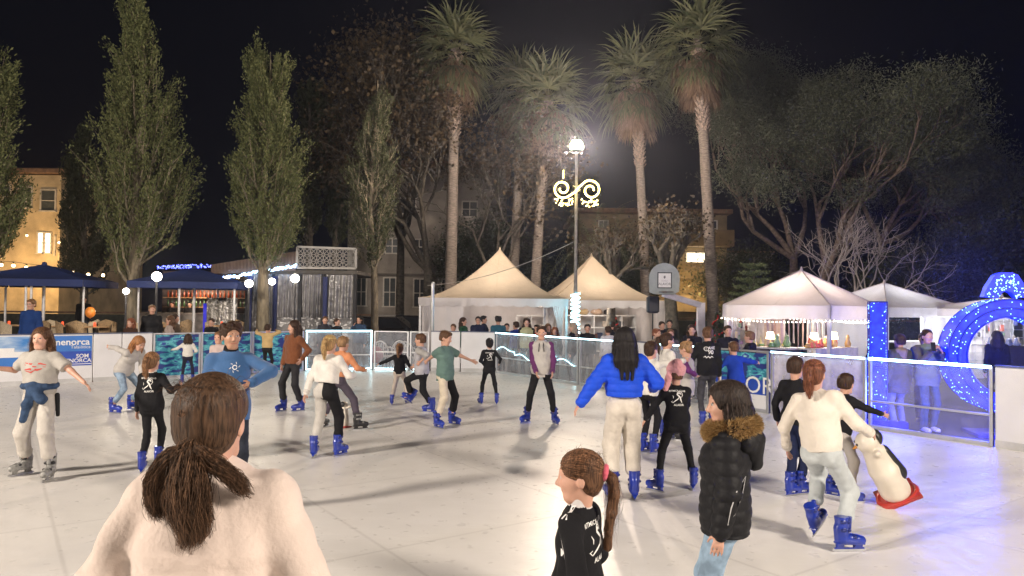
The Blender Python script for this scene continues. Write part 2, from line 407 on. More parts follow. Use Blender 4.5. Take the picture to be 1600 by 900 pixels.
def person(label,h=1.6,yaw=0,feet=None,pos=None,top=None,z0=0.0,pxY=None,hands=(None,None),lean=0,side=0,hy=0,hp=0,hr=0,cat='person',group=None,
           shirt=((.5,.5,.5),'cotton'),sleeve=None,sleevecol=None,hem=.90,fit=1.0,hood=None,puff=0,bandcol=None,band=None,collar=None,under=None,
           pants=((.02,.02,.022),'cotton'),legfit=1.0,pantend=.22,shoes='blue',hair=('short','dbrown'),sk='fair',vox=.0085,build=1.0,
           twist=0,phone=None,crouch=0,knees=None,bag=None,glasses=False,scrunchie=None,hat=None,handcurl=.35,fuzz=0,wr_=1.0,nstr=None,extras=None,pel=None,fitz=None):
    rz=R(yaw); cy,sy=math.cos(rz),math.sin(rz)
    fw=Vector((-sy,cy,0)); rt=Vector((cy,sy,0))
    skate=shoes in BOOTS; 
    FT=[]
    if feet:
        for ft in feet:
            zf=ft[3] if len(ft)>3 else z0; p=G(ft[0],ft[1],zf); FT.append((p,R(ft[2]+yaw if len(ft)>2 else yaw),R(ft[4]) if len(ft)>4 else 0, R(ft[5]) if len(ft)>5 else 0))
        base=(FT[0][0]+FT[1][0])/2; base.z=z0
    else:
        if pos is not None: base=Vector((pos[0],pos[1],z0))
        else:
            q=P(top[0],top[1],pxY); h=(q.z-z0)/math.cos(R(lean)*.6) - (.0 if not skate else .07); base=Vector((q.x,q.y,z0))
            base-=fw*math.sin(R(lean))*.4*h
        for sgn in(1,-1): FT.append((base+rt*(.085*h/1.7*sgn)+fw*(.02*sgn),rz,0,0))
    hs=.235*(h/1.7)*(1+.75*max(0,1-h/1.7)); sb=(h-hs)/1.465; hk=hs/.235
    lift=.062 if skate else .0
    # local frame: x right, y forward
    Mi=Matrix(((cy,sy,0),(-sy,cy,0),(0,0,1)))
    loc=lambda p: Mi@(Vector(p)-base)
    ank=[]
    for p,fy,fp,fr_ in FT:
        l=loc(p); ank.append(Vector((l.x,l.y,l.z+lift+.085*sb))+Vector((-math.sin(fy-rz),math.cos(fy-rz),0))*(-.03*sb))
    l1,l2=.425*sb,.415*sb
    mid=(ank[0]+ank[1])/2
    if pel is not None:
        q=P(pel[0],pel[1],base.y+(pel[2] if len(pel)>2 else 0)); ql=loc(q); px_,py_,zmax=ql.x,ql.y,ql.z
    else:
        px_,py_=mid.x,mid.y; zmax=9
        if lean: py_-=math.sin(R(lean))*.12*sb
    hipx=.088*sb; zs=[]
    for i,sg in enumerate((1,-1)):
        a=ank[i]; dx=a.x-(px_+hipx*sg); dy=a.y-py_; rr=((l1+l2)*.988)**2-dx*dx-dy*dy; zs.append(a.z+math.sqrt(max(rr,.01)))
    pz=min(min(zs),zmax,lift+.92*sb+.0)-crouch*sb
    if max(zs)>0 and pel is None and (ank[0].z>.3*sb or ank[1].z>.3*sb): pz=min(zs[0] if ank[0].z<ank[1].z else zs[1],lift+.92*sb)
    hips=[Vector((px_+hipx,py_,pz-.02*sb)),Vector((px_-hipx,py_,pz-.02*sb))]
    kn=[];an=[]
    for i in range(2):
        hd=Vector((.12*(1,-1)[i],1,.25)) if knees is None else Vector(knees[i]); k_,t_=ik(hips[i],ank[i],l1,l2,hd); kn.append(k_);an.append(t_)
    pelv=Vector((px_,py_,pz+.03*sb))
    Mt=Matrix.Rotation(R(-lean),3,'X'); Ms=Matrix.Rotation(R(side),3,'Y'); T=Ms@Mt; Tw=Ms@Mt@Matrix.Rotation(R(twist),3,'Z')
    Th=Ms@Matrix.Rotation(R(-lean*.6),3,'X')
    waist=pelv+Th@Vector((0,0,.14*sb)); chest=waist+T@Vector((0,.0,.17*sb)); neckb=chest+T@Vector((0,-.012*sb,.165*sb))
    if lean<8: neckb=chest+T@Vector((0,-.02*sb,.165*sb))
    RT=Tw@Vector((1,0,0)); FW=Tw@Vector((0,1,0)); UP=T@Vector((0,0,1))
    shz=chest+UP*.115*sb; sw=.158*sb*build*(1 if h>1.3 else .95)
    shs=[shz+RT*sw-FW*.01*sb,shz-RT*sw-FW*.01*sb]
    Hm=Matrix.Rotation(R(hy),3,'Z')@Matrix.Rotation(R(-hp),3,'X')@Matrix.Rotation(R(hr),3,'Y')
    Hm=Matrix.Rotation(R(side*.3),3,'Y')@Matrix.Rotation(R(-lean*.35),3,'X')@Hm
    hc=neckb+ (UP*.6+Vector((0,0,.4))).normalized()*(.034*sb+.075*hk)+FW*.012*sb+Hm@Vector((0,0,.045*hk))
    H=lambda x,y,z: hc+Hm@(Vector((x,y,z))*hk)
    u1,u2=.285*sb,.245*sb
    el=[];wr=[]
    for i,sg in enumerate((1,-1)):
        hd=hands[i]
        if hd is None: t=shs[i]+Vector((.055*sg,.04,-.518))*sb; hint=Vector((.35*sg,-1,0))
        elif len(hd)==4 and hd[0]=='v': t=shs[i]+Vector(hd[1:])*sb; hint=Vector((.5*sg,-.7,-.5))
        else:
            q=P(hd[0],hd[1],base.y+hd[2]); t=loc(q); hint=Vector((.5*sg,-.7,-.6)) if len(hd)<4 else Vector(hd[3])
            dd=(t-shs[i]); t=t-dd.normalized()*.06*sb
        e,w=ik(shs[i],t,u1,u2,hint); el.append(e);wr.append(w)
    root=empty('person',base,rz,label,cat,group)
    skc=SK[sk]; hcol=HC[hair[1]] if isinstance(hair[1],str) else hair[1]
    sd=abs(hash(label))%9999 if False else sum(map(ord,label))%997
    # ---- body
    f=Field(vox)
    f.cap(pelv+Vector((0,0,-.04*sb)),waist,.125*sb*build,.105*sb*build,flat=.72,lat=RT,k=.05)
    f.cap(waist,chest,.105*sb*build,.125*sb*build,flat=.72,lat=RT,k=.05)
    f.cap(chest,shz,.125*sb*build,.10*sb*build,flat=.7,lat=RT,k=.05)
    f.cap(shs[0],shs[1],.048*sb,k=.04)
    f.cap(neckb-UP*.03*sb,H(0,-.02,-.06),.05*sb,.047*hk,k=.025)
    for i in range(2):
        f.cap(hips[i].lerp(hips[1-i],.1),kn[i],.062*sb,.044*sb,k=.03); f.cap(kn[i],an[i],.05*sb,.034*sb,k=.02)
        f.cap(shs[i],el[i],.046*sb,.036*sb,k=.025); f.cap(el[i],wr[i],.036*sb,.024*sb,k=.015)
        fy=FT[i][1]-rz; f.cap(an[i]-Vector((0,0,.045*sb)),an[i]+Vector((-math.sin(fy)*.14,math.cos(fy)*.14,-.05))*sb,.03*sb,.025*sb,k=.02)
        # hand
        d=(wr[i]-el[i]).normalized(); sg=(1,-1)[i]
        inw=-RT*sg; n_=inw-d*inw.dot(d)
        if n_.length<.2: n_=Vector((0,0,-1))-d*(-d.z)
        n_.normalize(); la=d.cross(n_); 
        if la.dot(FW)+la.z*.3<0: la=-la
        hk2=sb*1.0
        f.cap(wr[i],wr[i]+d*.07*hk2,.024*hk2,.036*hk2,flat=.42,lat=la,k=.012)
        for j,(o,L) in enumerate(((.028,.068),(.010,.076),(-.009,.07),(-.027,.055))):
            a=wr[i]+(d*.078+la*o)*hk2; c1=a+(d*(1-handcurl*.4)+n_*handcurl*.7+la*o*3).normalized()*L*.55*hk2; c2=c1+(d*(1-handcurl)+n_*handcurl*1.3).normalized()*L*.45*hk2
            f.cap(a,c1,.0088*hk2,.0078*hk2,k=.003); f.cap(c1,c2,.0078*hk2,.0065*hk2,k=.003)
        a=wr[i]+(d*.022+la*.022)*hk2; b_=a+(d*.5+la*.75+n_*.25).normalized()*.035*hk2; c_=b_+(d*.85+la*.35+n_*.2).normalized()*.03*hk2
        f.cap(a,b_,.012*hk2,.0095*hk2,k=.008); f.cap(b_,c_,.0095*hk2,.007*hk2,k=.003)
    Hn=np.array(Hm)
    f.ell(H(0,-.012,.035),[.076*hk,.094*hk,.080*hk],Hn,k=.02)
    f.ell(H(0,.022,-.025),[.060*hk,.066*hk,.082*hk],Hn,k=.03)
    f.cap(H(-.022,.052,-.088),H(.022,.052,-.088),.022*hk,k=.025)
    f.cap(H(-.04,.03,-.015),H(-.03,.066,-.02),.02*hk,k=.02); f.cap(H(.04,.03,-.015),H(.03,.066,-.02),.02*hk,k=.02)
    f.cap(H(-.035,.072,.03),H(.035,.072,.03),.012*hk,k=.015)
    for sg in(1,-1):
        f.ell(H(.029*sg,.092,.010),[.015*hk,.011*hk,.009*hk],Hn,k=.008,sub=True)
        f.ell(H(.074*sg,-.008,-.008),[.010*hk,.019*hk,.031*hk],Hn,k=.006)
        f.ell(H(.029*sg,.071,.010),[.0145*hk,.0145*hk,.011*hk],Hn,mat=1,k=.003)
        f.ell(H(.029*sg,.0795,.010),[.0072*hk,.0075*hk,.0085*hk],Hn,mat=2,k=.001)
        f.cap(H(.015*sg,.0845,.030),H(.043*sg,.076,.030),.0045*hk,.0035*hk,mat=4,k=.003)
        f.cap(H(.016*sg,.083,.019),H(.042*sg,.076,.018),.003*hk,mat=4,k=.002)
    f.cap(H(0,.083,.010),H(0,.102,-.024),.0075*hk,.0115*hk,k=.012)
    f.cap(H(-.011,.093,-.029),H(.011,.093,-.029),.007*hk,k=.008)
    f.cap(H(-.018,.079,-.053),H(.018,.079,-.053),.0065*hk,mat=3,k=.004)
    V,Q,M=f.build(); body=npmesh('body',V,Q,[skin(skc),EYEW,EYED,lipm(skc),hairm(mul(hcol,.8))],M,parent=root)
    # ---- trousers
    pc,pk=pants[0],pants[1]; pcs=pc if isinstance(pc[0],(tuple,list)) else (pc,pc)
    g=Field(max(vox,.007)); lf=legfit
    g.cap(hips[0].lerp(hips[1],.1),hips[1].lerp(hips[0],.1),.080*sb*build*min(lf,1.15),flat=1,k=.04,mat=0)
    g.cap(pelv+Vector((0,0,-.03)),waist,.138*sb*build,.115*sb*build,flat=.76,lat=RT,k=.05)
    for i in range(2):
        m=i; HP=hips[i].lerp(hips[1-i],.06); e=an[i]+(kn[i]-an[i]).normalized()*max(0,(pantend-.085))*sb*.9 if skate else an[i]-Vector((0,0,.02*sb))
        g.cap(HP,kn[i],.080*sb*(.5+.5*lf)*build,.056*sb*lf,mat=m,k=.03); g.cap(kn[i],e,.058*sb*lf,(.048 if skate else .05)*sb*lf,mat=m,k=.02)
        g.cap(HP+Vector((0,-.03*sb,0)),HP+Vector((0,-.035*sb,-.03*sb)),.074*sb*build,k=.05,mat=m)
        if pantend>.21 and skate: g.cap(e,e+(kn[i]-an[i]).normalized()*.01,.05*sb*lf*1.05,k=.012,mat=m)
    g.disp=wrinkle(.0072 if lf<1.3 else .0062,s=15,seed=sd,zs=1.4)
    g.clip(UP,np.dot(np.array(UP),np.array(waist))+.0)
    V,Q,M=g.build()
    if pcs[0]!=pcs[1]:
        ce=V[Q].mean(1); M=np.where(ce[:,2]>pelv.z-.14*sb,(ce[:,0]<px_).astype(int),M)
    npmesh('trousers',V,Q,[fabric(pcs[0],pk),fabric(pcs[1],pk)],M,parent=root)
    # ---- top
    sc,skd=shirt; slv=sleevecol or sc; t=Field(max(vox,.007)); ft_=fit
    B=.118*sb*build*ft_; hemz=hem
    low=pelv+Vector((0,0,(hemz-.95)*sb))
    hw_=(.168 if hemz<.93 else .15)*sb*build*(.75+.25*ft_); t.cap(low-Vector((0,0,.03)),low.lerp(waist,.45),hw_,hw_,flat=.80,lat=RT,k=.05,mat=0)
    t.cap(low.lerp(waist,.4),waist,hw_,B*1.06,flat=.78,lat=RT,k=.05)
    t.cap(waist,chest,B*1.02,.136*sb*build*ft_,flat=.76,lat=RT,k=.05)
    t.cap(chest,shz+UP*.0,.136*sb*build*ft_,.108*sb*build*(.6+.4*ft_),flat=.76,lat=RT,k=.05)
    t.cap(shs[0]-UP*.01,shs[1]-UP*.01,.058*sb*(.6+.4*ft_),k=.045)
    t.cap(neckb-UP*.05*sb,neckb+UP*.0,.066*sb,.058*sb,k=.03)
    nn=Th@Vector((0,0,-1)); lowp=pelv+Th@Vector((0,0,(hemz-.98)*sb)); t.cut(nn,lowp)
    ar=(.056+.006*(puff>0))*sb*(.45+.55*ft_); fr=(.043+.010*(puff>0))*sb*(.4+.6*ft_)
    for i in range(2):
        if sleeve=='short': e=shs[i]+(el[i]-shs[i])*.72; t.cap(shs[i],e,ar,ar*1.08,mat=1,k=.03); t.clip((el[i]-shs[i]).normalized(),np.dot(np.array((el[i]-shs[i]).normalized()),np.array(e)),np.array(e),ar*1.9)
        elif sleeve=='none': pass
        elif sleeve=='pushed': e=el[i]+(wr[i]-el[i])*.25; t.cap(shs[i],el[i],ar,fr*1.15,mat=1,k=.03); t.cap(el[i],e,fr*1.15,fr*1.1,mat=1,k=.02)
        else:
            t.cap(shs[i],el[i],ar,fr*1.12,mat=1,k=.03); t.cap(el[i],wr[i]-(wr[i]-el[i]).normalized()*.01,fr*1.12,fr*.86,mat=1,k=.02)
    if collar: t.cap(neckb-UP*.02*sb,neckb+UP*.05*sb+FW*.008,.067*sb,.066*sb,mat=2,k=.006)
    if hood:
        t.cap(neckb-FW*.05*sb-RT*.06*sb,neckb-FW*.05*sb+RT*.06*sb,.045*sb,k=.02,mat=3); t.cap(neckb-FW*.08*sb-UP*.02*sb,neckb-FW*.10*sb-UP*.12*sb,.07*sb,.04*sb,k=.03,mat=3)
        for sg in(1,-1): t.cap(neckb+RT*.06*sg*sb-FW*.04*sb,neckb+RT*.045*sg*sb+FW*.06*sb-UP*.02*sb,.028*sb,.02*sb,k=.015,mat=3)
    w0=wrinkle((.008 if not puff else .004)*wr_,s=11 if wr_<1.5 else 8,seed=sd+3,zs=1.6 if wr_<1.5 else .9)
    if puff:
        un=np.array(UP)
        def dp(p,un=un):
            s_=p@un; return w0(p)-.009*puff*np.abs(np.sin(PI*s_/(.075*sb)))**.6+.004
        t.disp=dp
    else: t.disp=w0
    if band is not None:
        pass
    cm=fabric(collar,'cotton') if collar else fabric(sc,skd)
    V,Q,M=t.build()
    gar=npmesh('jacket' if puff or hood else 'shirt',V,Q,[fabric(sc,skd),fabric(slv,skd),cm,fabric(hood if hood and hood is not True else sc,skd)],M,parent=root)
    if under:
        tt=Field(.008); tt.cap(low-Vector((0,0,.07*sb)),waist,B*1.06,B*.95,flat=.78,lat=RT,k=.03); tt.disp=wrinkle(.004,12,sd); tt.clip((0,0,-1),-(lowp.z-.055*sb)); V,Q,M=tt.build(); npmesh('undershirt',V,Q,fabric(under,'cotton'),parent=root)
    if not puff and sleeve is None:
        rm=fabric(mul(slv,.8),'knit')
        for i in range(2):
            d=(wr[i]-el[i]).normalized(); m_=MB(); r_=fr*.93; a_=wr[i]-d*(.05*sb)
            e1,e2=frame(d); pp=[a_-d*.004,a_,a_+d*.02*sb,a_+d*.045*sb,a_+d*.05*sb]; m_.tube(pp,[r_*.8,r_*1.04,r_*1.0,r_*.98,r_*.7],18); m_.build('cuff',rm,gar)
    # ---- hair
    st=hair[0]; hm=hairm(hcol); hf=Field(max(.006,vox*.85)); HV=[]
    def capm(th=.010):
        hf.ell(H(0,-.016,.040),[(.078+th)*hk,(.094+th)*hk,(.080+th)*hk],Hn,k=.01)
        hf.ell(H(0,-.045,-.02),[(.066+th)*hk,(.056+th)*hk,(.07)*hk],Hn,k=.03)
    def face(): 
        hf.ell(H(0,.098,-.022),[.066*hk,.078*hk,.088*hk],Hn,k=.015,sub=True)
        for sg in(1,-1): hf.ell(H(.09*sg,.012,-.035),[.03*hk,.04*hk,.05*hk],Hn,k=.012,sub=True)
    guides=[]; nn_=nstr
    tie=None
    if st=='short':
        capm(.008); hf.ell(H(0,.04,.085),[.062*hk,.05*hk,.028*hk],Hn,k=.02); hf.clip(-(Hm@Vector((0,0,1))),np.dot(-np.array(Hm@Vector((0,0,1))),np.array(H(0,0,-.055)))); face()
    elif st=='curly':
        capm(.016); 
        for j in range(30):
            a=j*2.4; z=.05+.075*((j*7)%10)/10; rr=.085*math.sqrt(max(0,1-((z-.03)/.14)**2)); hf.ell(H(rr*math.cos(a),rr*math.sin(a)-.01,z+.005),[.022*hk]*3,None,k=.008)
        hf.clip(-(Hm@Vector((0,0,1))),np.dot(-np.array(Hm@Vector((0,0,1))),np.array(H(0,0,-.03)))); face()
    elif st in('bun','pony','lowpony','braid','plait'):
        capm(.007 if st!='lowpony' else .012); face()
        if st=='bun': hf.ell(H(0,-.095,.06),[.042*hk]*3,k=.01)
        if st in('pony','plait','braid'):
            z=.055 if st!='braid' else .018; tie=(0,-.118,z)
            if st=='braid': pts=[(0,-.115,z),(0,-.15,z-.03),(0,-.155,z-.10),(0,-.14,z-.18),(0,-.12,z-.26),(0,-.11,z-.34)]; rs=[.02,.026,.028,.026,.022,.026]
            else: pts=[(0,-.11,z),(0,-.15,z-.02),(0,-.165,z-.09),(0,-.15,z-.17),(0,-.13,z-.25)]; rs=[.018,.034,.036,.03,.012]
            W=[H(*p) for p in pts]
            for j in range(len(W)-1): hf.cap(W[j],W[j+1],rs[j]*hk*.9,rs[j+1]*hk*.9,k=.012)
            if st=='braid':
                for j in range(9):
                    q=(j+.5)/9*(len(W)-1); jj=min(int(q),len(W)-2); c=W[jj].lerp(W[jj+1],q-jj)+Hm@Vector((.012*(-1)**j,0,0))*hk; hf.ell(c,[.024*hk,.022*hk,.02*hk],None,k=.004)
            guides.append((W,[r_*hk*1.05 for r_ in rs]))
        if st=='lowpony':
            tie=(0,-.108,-.05)
            pts=[(0,-.105,-.045),(.005,-.135,-.07),(.01,-.15,-.12),(.005,-.145,-.18),(.02,-.13,-.24),(.0,-.12,-.29)]; rs=[.020,.036,.050,.050,.040,.018]
            W=[H(*p) for p in pts]
            for j in range(len(W)-2): hf.cap(W[j],W[j+1],rs[j]*hk*.62,rs[j+1]*hk*.62,k=.015)
            guides.append((W,[r_*hk for r_ in rs])); guides.append((W,[r_*hk for r_ in rs]))
            guides.append(([H(0,-.11,-.05),H(.03,-.14,-.055),H(.07,-.14,-.08),H(.11,-.12,-.12),H(.135,-.1,-.16)],[.010*hk,.018*hk,.016*hk,.012*hk,.005]))
            guides.append(([H(0,-.11,-.05),H(-.04,-.14,-.07),H(-.075,-.14,-.12),H(-.09,-.12,-.18),H(-.08,-.11,-.22)],[.012*hk,.028*hk,.028*hk,.02*hk,.008]))
    elif st in('long','bob','longside'):
        capm(.016 if st!='bob' else .02); L={'long':.30,'bob':.16,'longside':.27}[st]
        if len(hair)>2: L=hair[2]
        wd=.062 if st!='bob' else .07; N=7
        for j in range(N):
            a=(j/(N-1)-.5)*2*R(98)+PI; sx,sy_=math.sin(a),math.cos(a)
            W=[H(sx*.07,sy_*.085-.012,.04),H(sx*.088,sy_*.10-.015,-.05),H(sx*(wd+.035),sy_*(.095)-.02,-.05-L*.45),H(sx*(wd+.03),sy_*.08-.02,-.05-L*(1 if abs(j-3)<3 else .85))]
            rr=[.03*hk,.036*hk,.036*hk,.016*hk]
            for q in range(3): hf.cap(W[q],W[q+1],rr[q]*.85,rr[q+1]*.85,k=.02)
            guides.append((W,[x*1.1 for x in rr]))
        face()
    dw=wrinkle(.003,s=30,seed=sd+5,zs=.35)
    hf.disp=dw
    V,Q,M=hf.build(); 
    nS=nstr if nstr is not None else (140 if vox<.0095 else 0)
    parts=[(V,Q)]
    if nS:
        if guides and st!='braid': parts.append(strands(guides,nS,.0016*(1.6 if vox>.007 else .75),seg=12,jit=.012 if st!='lowpony' else .013,seed=sd))
        if vox<.0068:
            rf=np.random.RandomState(sd+9); gf=[]
            for _ in range(90):
                az=rf.rand()*6.283; z=.02+.10*rf.rand(); d0=Vector((math.cos(az),math.sin(az)*.9-.25,.3+rf.rand())).normalized(); p0_=Vector((d0.x*.084,d0.y*.10-.016,.04+d0.z*.086)); t1=Vector(rf.normal(size=3)*.018)+d0*.012
                if p0_.y>.05: continue
                gf.append(([H(*p0_),H(*(p0_+t1*.6+Vector((0,-.006,-.004)))),H(*(p0_+t1+Vector((0,-.02,-.022))))],[.001]*3))
            for g_ in guides[:1]:
                for _ in range(60): gf.append((g_[0],[x*1.45 for x in g_[1]]))
            parts.append(strands(gf,len(gf)*2,.0006,seg=8,jit=.012,seed=sd+2))
        if tie is not None or st in('bun',):
            tp=tie or (0,-.1,.06); tp=Vector(tp)
            rr=np.random.RandomState(sd); gs=[]
            for _ in range(nS):
                a=rr.rand()*2*PI; el_=R(10+70*rr.rand()); 
                d=Vector((math.cos(a)*math.cos(el_)*.8,.6+.5*rr.rand() if rr.rand()<.5 else -.2+rr.rand(),math.sin(a)*.8+.25)).normalized()
                if d.z<-.15 and d.y>.1: d.z=.1+abs(d.z); d.normalize()
                c=Vector((0,-.016,.040)); t0_=(tp-c).normalized(); pl=[]
                for q in range(8):
                    w=q/7; v=(d*(1-w)+t0_*w)
                    if v.length<.05: v=Vector((0,0,1))
                    v.normalize(); p=c+Vector((v.x*.087,v.y*.103,v.z*.089))*(1.0+.012*rr.rand())
                    pl.append(H(*p))
                gs.append((pl,[.0015]*8))
            parts.append(strands(gs,nS,.0014*(1.5 if vox>.007 else 1),seg=8,jit=.001,seed=sd+1,taper=.8))
    off=0;VA=[];QA=[]
    for v_,q_ in parts: VA.append(v_);QA.append(np.asarray(q_)+off);off+=len(v_)
    nq0=len(parts[0][1]); QQ=np.concatenate(QA); MI=np.zeros(len(QQ),int); MI[nq0:]=(((np.arange(len(QQ)-nq0))//36)*7%5>2).astype(int)
    npmesh('hair',np.concatenate(VA),QQ,[hm,hairm(mul(hcol,2.4))],MI,parent=root)
    if scrunchie and tie is not None:
        m_=MB(); c=H(*tie); tp=Hm@Vector((0,-1,-.2)); e1,e2=frame(tp)
        pts=[c+(e1*math.cos(a)+e2*math.sin(a))*(.024*hk*(1+.12*math.sin(7*a))) for a in np.linspace(0,2*PI,25)]
        m_.tube(pts,.017*hk,8); m_.build('scrunchie',fabric(scrunchie,'fleece'),root)
    # ---- footwear
    for i in range(2):
        p,fy,fp,fr_=FT[i]; s_=sb*(1.0 if h>1.4 else 1.06)
        l=loc(p); 
        sh=an[i]-kn[i]
        Mx=Matrix.Translation(l)@Matrix.Rotation(fy-rz,4,'Z')
        if fp or fr_: Mx=Matrix.Translation(l)@Matrix.Rotation(fy-rz,4,'Z')@Matrix.Translation((0,0,.12*s_))@Matrix.Rotation(-fp,4,'X')@Matrix.Rotation(fr_,4,'Y')@Matrix.Translation((0,0,-.12*s_))
        Mx=Mx@Matrix.Scale(s_,4)
        if skate:
            a_,b_,c_=BOOTS[shoes]; bt=a_.copy(); bt.name='skate_boot'; link(bt,root); bt.matrix_local=Mx
            for o in(b_,c_): q=o.copy(); q.name=o.name; link(q,bt)
        else:
            bt=SHOES[shoes].copy(); bt.name='shoe'; link(bt,root); bt.matrix_local=Mx
    if glasses:
        m_=MB()
        for sg in(1,-1): m_.tube([H(.03*sg+.02*math.cos(a),.1,.008+.016*math.sin(a)) for a in np.linspace(0,2*PI,11)],.0025*hk,5)
        m_.tube([H(-.05,.098,.012),H(-.08,0,.012)],.002,4); m_.tube([H(.05,.098,.012),H(.08,0,.012)],.002,4); m_.build('glasses',BLKB,root)
    info=dict(root=root,H=H,Hm=Hm,hk=hk,sb=sb,neck=neckb,chest=chest,waist=waist,pelv=pelv,RT=RT,FW=FW,UP=UP,gar=gar,wr=wr,el=el,shs=shs,hips=hips,kn=kn,an=an,base=base,loc=loc)
    if skd=='fleece' and vox<.0068 and fuzz: fuzzit(gar,fuzz,fabric(mul(sc,1.06),'fleece'))
    if extras: extras(info)
    return info
def fuzzit(gar,n,m):
    me=gar.data; nf=len(me.polygons); C=np.empty(nf*3); me.polygons.foreach_get('center',C); N=np.empty(nf*3); me.polygons.foreach_get('normal',N); C=C.reshape(-1,3);N=N.reshape(-1,3)
    r=np.random.RandomState(5); k=r.randint(nf,size=n); c=C[k]+r.normal(size=(n,3))*.003; nn=N[k]+r.normal(size=(n,3))*.9+np.array([0,0,-.4]); c=c+N[k]*.0025
    V,F=leafmesh(c,nn,.0065,9,.16); npmesh('pile',V,F,m,smooth=False,parent=gar)
def club_back(i,sc=1.0):
    """white printing on the back of the black club jackets: arched bars of lettering, a dancing figure, a bar below"""
    sb=i['sb']*sc; W=pm('print_white',(.75,.75,.73),.6,var=.03); o=i['chest']+i['UP']*.02*i['sb']; sh=[]
    sh.append(shift(textmesh('RITMICA',.035*sb,True),-.05*sb,.085*sb,.05)); sh.append(shift(textmesh('CLUB',.035*sb,True),.07*sb,.085*sb,-.05))
    k=sb
    for pts,w in (([(.0,.06),(.03,.07),(.055,.05),(.06,.02),(.045,-.01)],.004),([(.0,.055),(-.005,.03),(.015,.01),(.03,-.005),(.035,-.03),(.05,-.07)],.009),([(.02,.0),(0,-.03),(-.03,-.05),(-.06,-.075)],.006),
                  ([(-.06,-.075),(-.075,-.06),(-.06,-.05)],.004),([(0,.05),(.03,.04),(.045,.03)],.006),([(-.06,.02),(-.05,0),(-.055,-.02)],.004),([(.045,.04),(.02,.06),(.0,.055)],.005)):
        sh.append(shift(stroke(pts,w),0,0,0,k*1.15,k*1.15))
    sh.append(([Vector((a*sb,b*sb,0)) for a,b in((.012,.062),(.024,.05),(.012,.038),(0,.05))],[(0,1,2,3)]))
    sh.append(shift(textmesh('ALAIOR',.040*sb,True),.015*sb,-.115*sb,.03))
    decal('printed_emblem',sh,i['gar'],None,o,i['RT'],i['UP'],i['FW'],W,i['gar'])
# ================================================================ vegetation
def leafmesh(C,N,size,seed=0,asp=.45,bend=.0):
    """one small rhombic leaf per row of C, long axis along N"""
    r=np.random.RandomState(seed); n=len(C); N=N/(np.linalg.norm(N,axis=1)[:,None]+1e-9)
    q=r.normal(size=(n,3)); s=np.cross(N,q); s/=np.linalg.norm(s,axis=1)[:,None]+1e-9
    L=(size*(.6+.8*r.rand(n)))[:,None]; w=L*asp
    V=np.stack([C-N*L*.5,C+s*w*.5,C+N*L*.5,C-s*w*.5],1).reshape(-1,3); F=np.arange(4*n).reshape(n,4); return V,F
def rotv(d,ang,rr):
    d=np.array(d); q=rr.normal(size=3); a=np.cross(d,q); a/=np.linalg.norm(a)+1e-9; return d*math.cos(ang)+a*math.sin(ang)
def leafmat(name,c1,c2,rough=.6,tr=.25):
    def f(nt,b):
        g=nd(nt,'NewGeometry'); r=nd(nt,'ValToRGB'); r.color_ramp.elements[0].color=(*c1,1); r.color_ramp.elements[1].color=(*c2,1)
        nt.links.new(g.outputs['Random Per Island'],r.inputs[0]); nt.links.new(r.outputs[0],b.inputs['Base Color'])
        b.inputs['Roughness'].default_value=rough; b.inputs['Specular IOR Level'].default_value=.25
        t=nd(nt,'BsdfTranslucent'); nt.links.new(r.outputs[0],t.inputs[0]); m=nd(nt,'MixShader'); m.inputs[0].default_value=tr
        o=nt.nodes['Material Output']; nt.links.new(b.outputs[0],m.inputs[1]); nt.links.new(t.outputs[0],m.inputs[2]); nt.links.new(m.outputs[0],o.inputs[0])
    return mat(name,f)
BARK=pm('bark',(.20,.17,.12),.9,var=.45,scale=9,bump=.9,bscale=14,bdist=.03,stretch=(1,1,.3))
BARKD=pm('bark_dark',(.09,.08,.065),.9,var=.4,scale=9,bump=.8,bdist=.03)
BARKP=pm('bark_pine',(.17,.13,.11),.9,var=.4,scale=8,bump=.9,bdist=.04)
CYP=leafmat('cypress_leaf',(.07,.09,.035),(.19,.205,.085)); CYPD=leafmat('cypress_leaf_dark',(.03,.04,.022),(.06,.07,.04))
PINE=leafmat('pine_needles',(.09,.11,.08),(.20,.22,.155)); PALM=leafmat('palm_leaf',(.075,.095,.05),(.19,.20,.11),.5); DEAD=leafmat('palm_dead',(.15,.10,.07),(.33,.24,.18),.8)
AUT=leafmat('autumn_leaf',(.024,.021,.017),(.10,.07,.036)); BLUEG=leafmat('shrub_leaf',(.04,.05,.04),(.09,.10,.08))
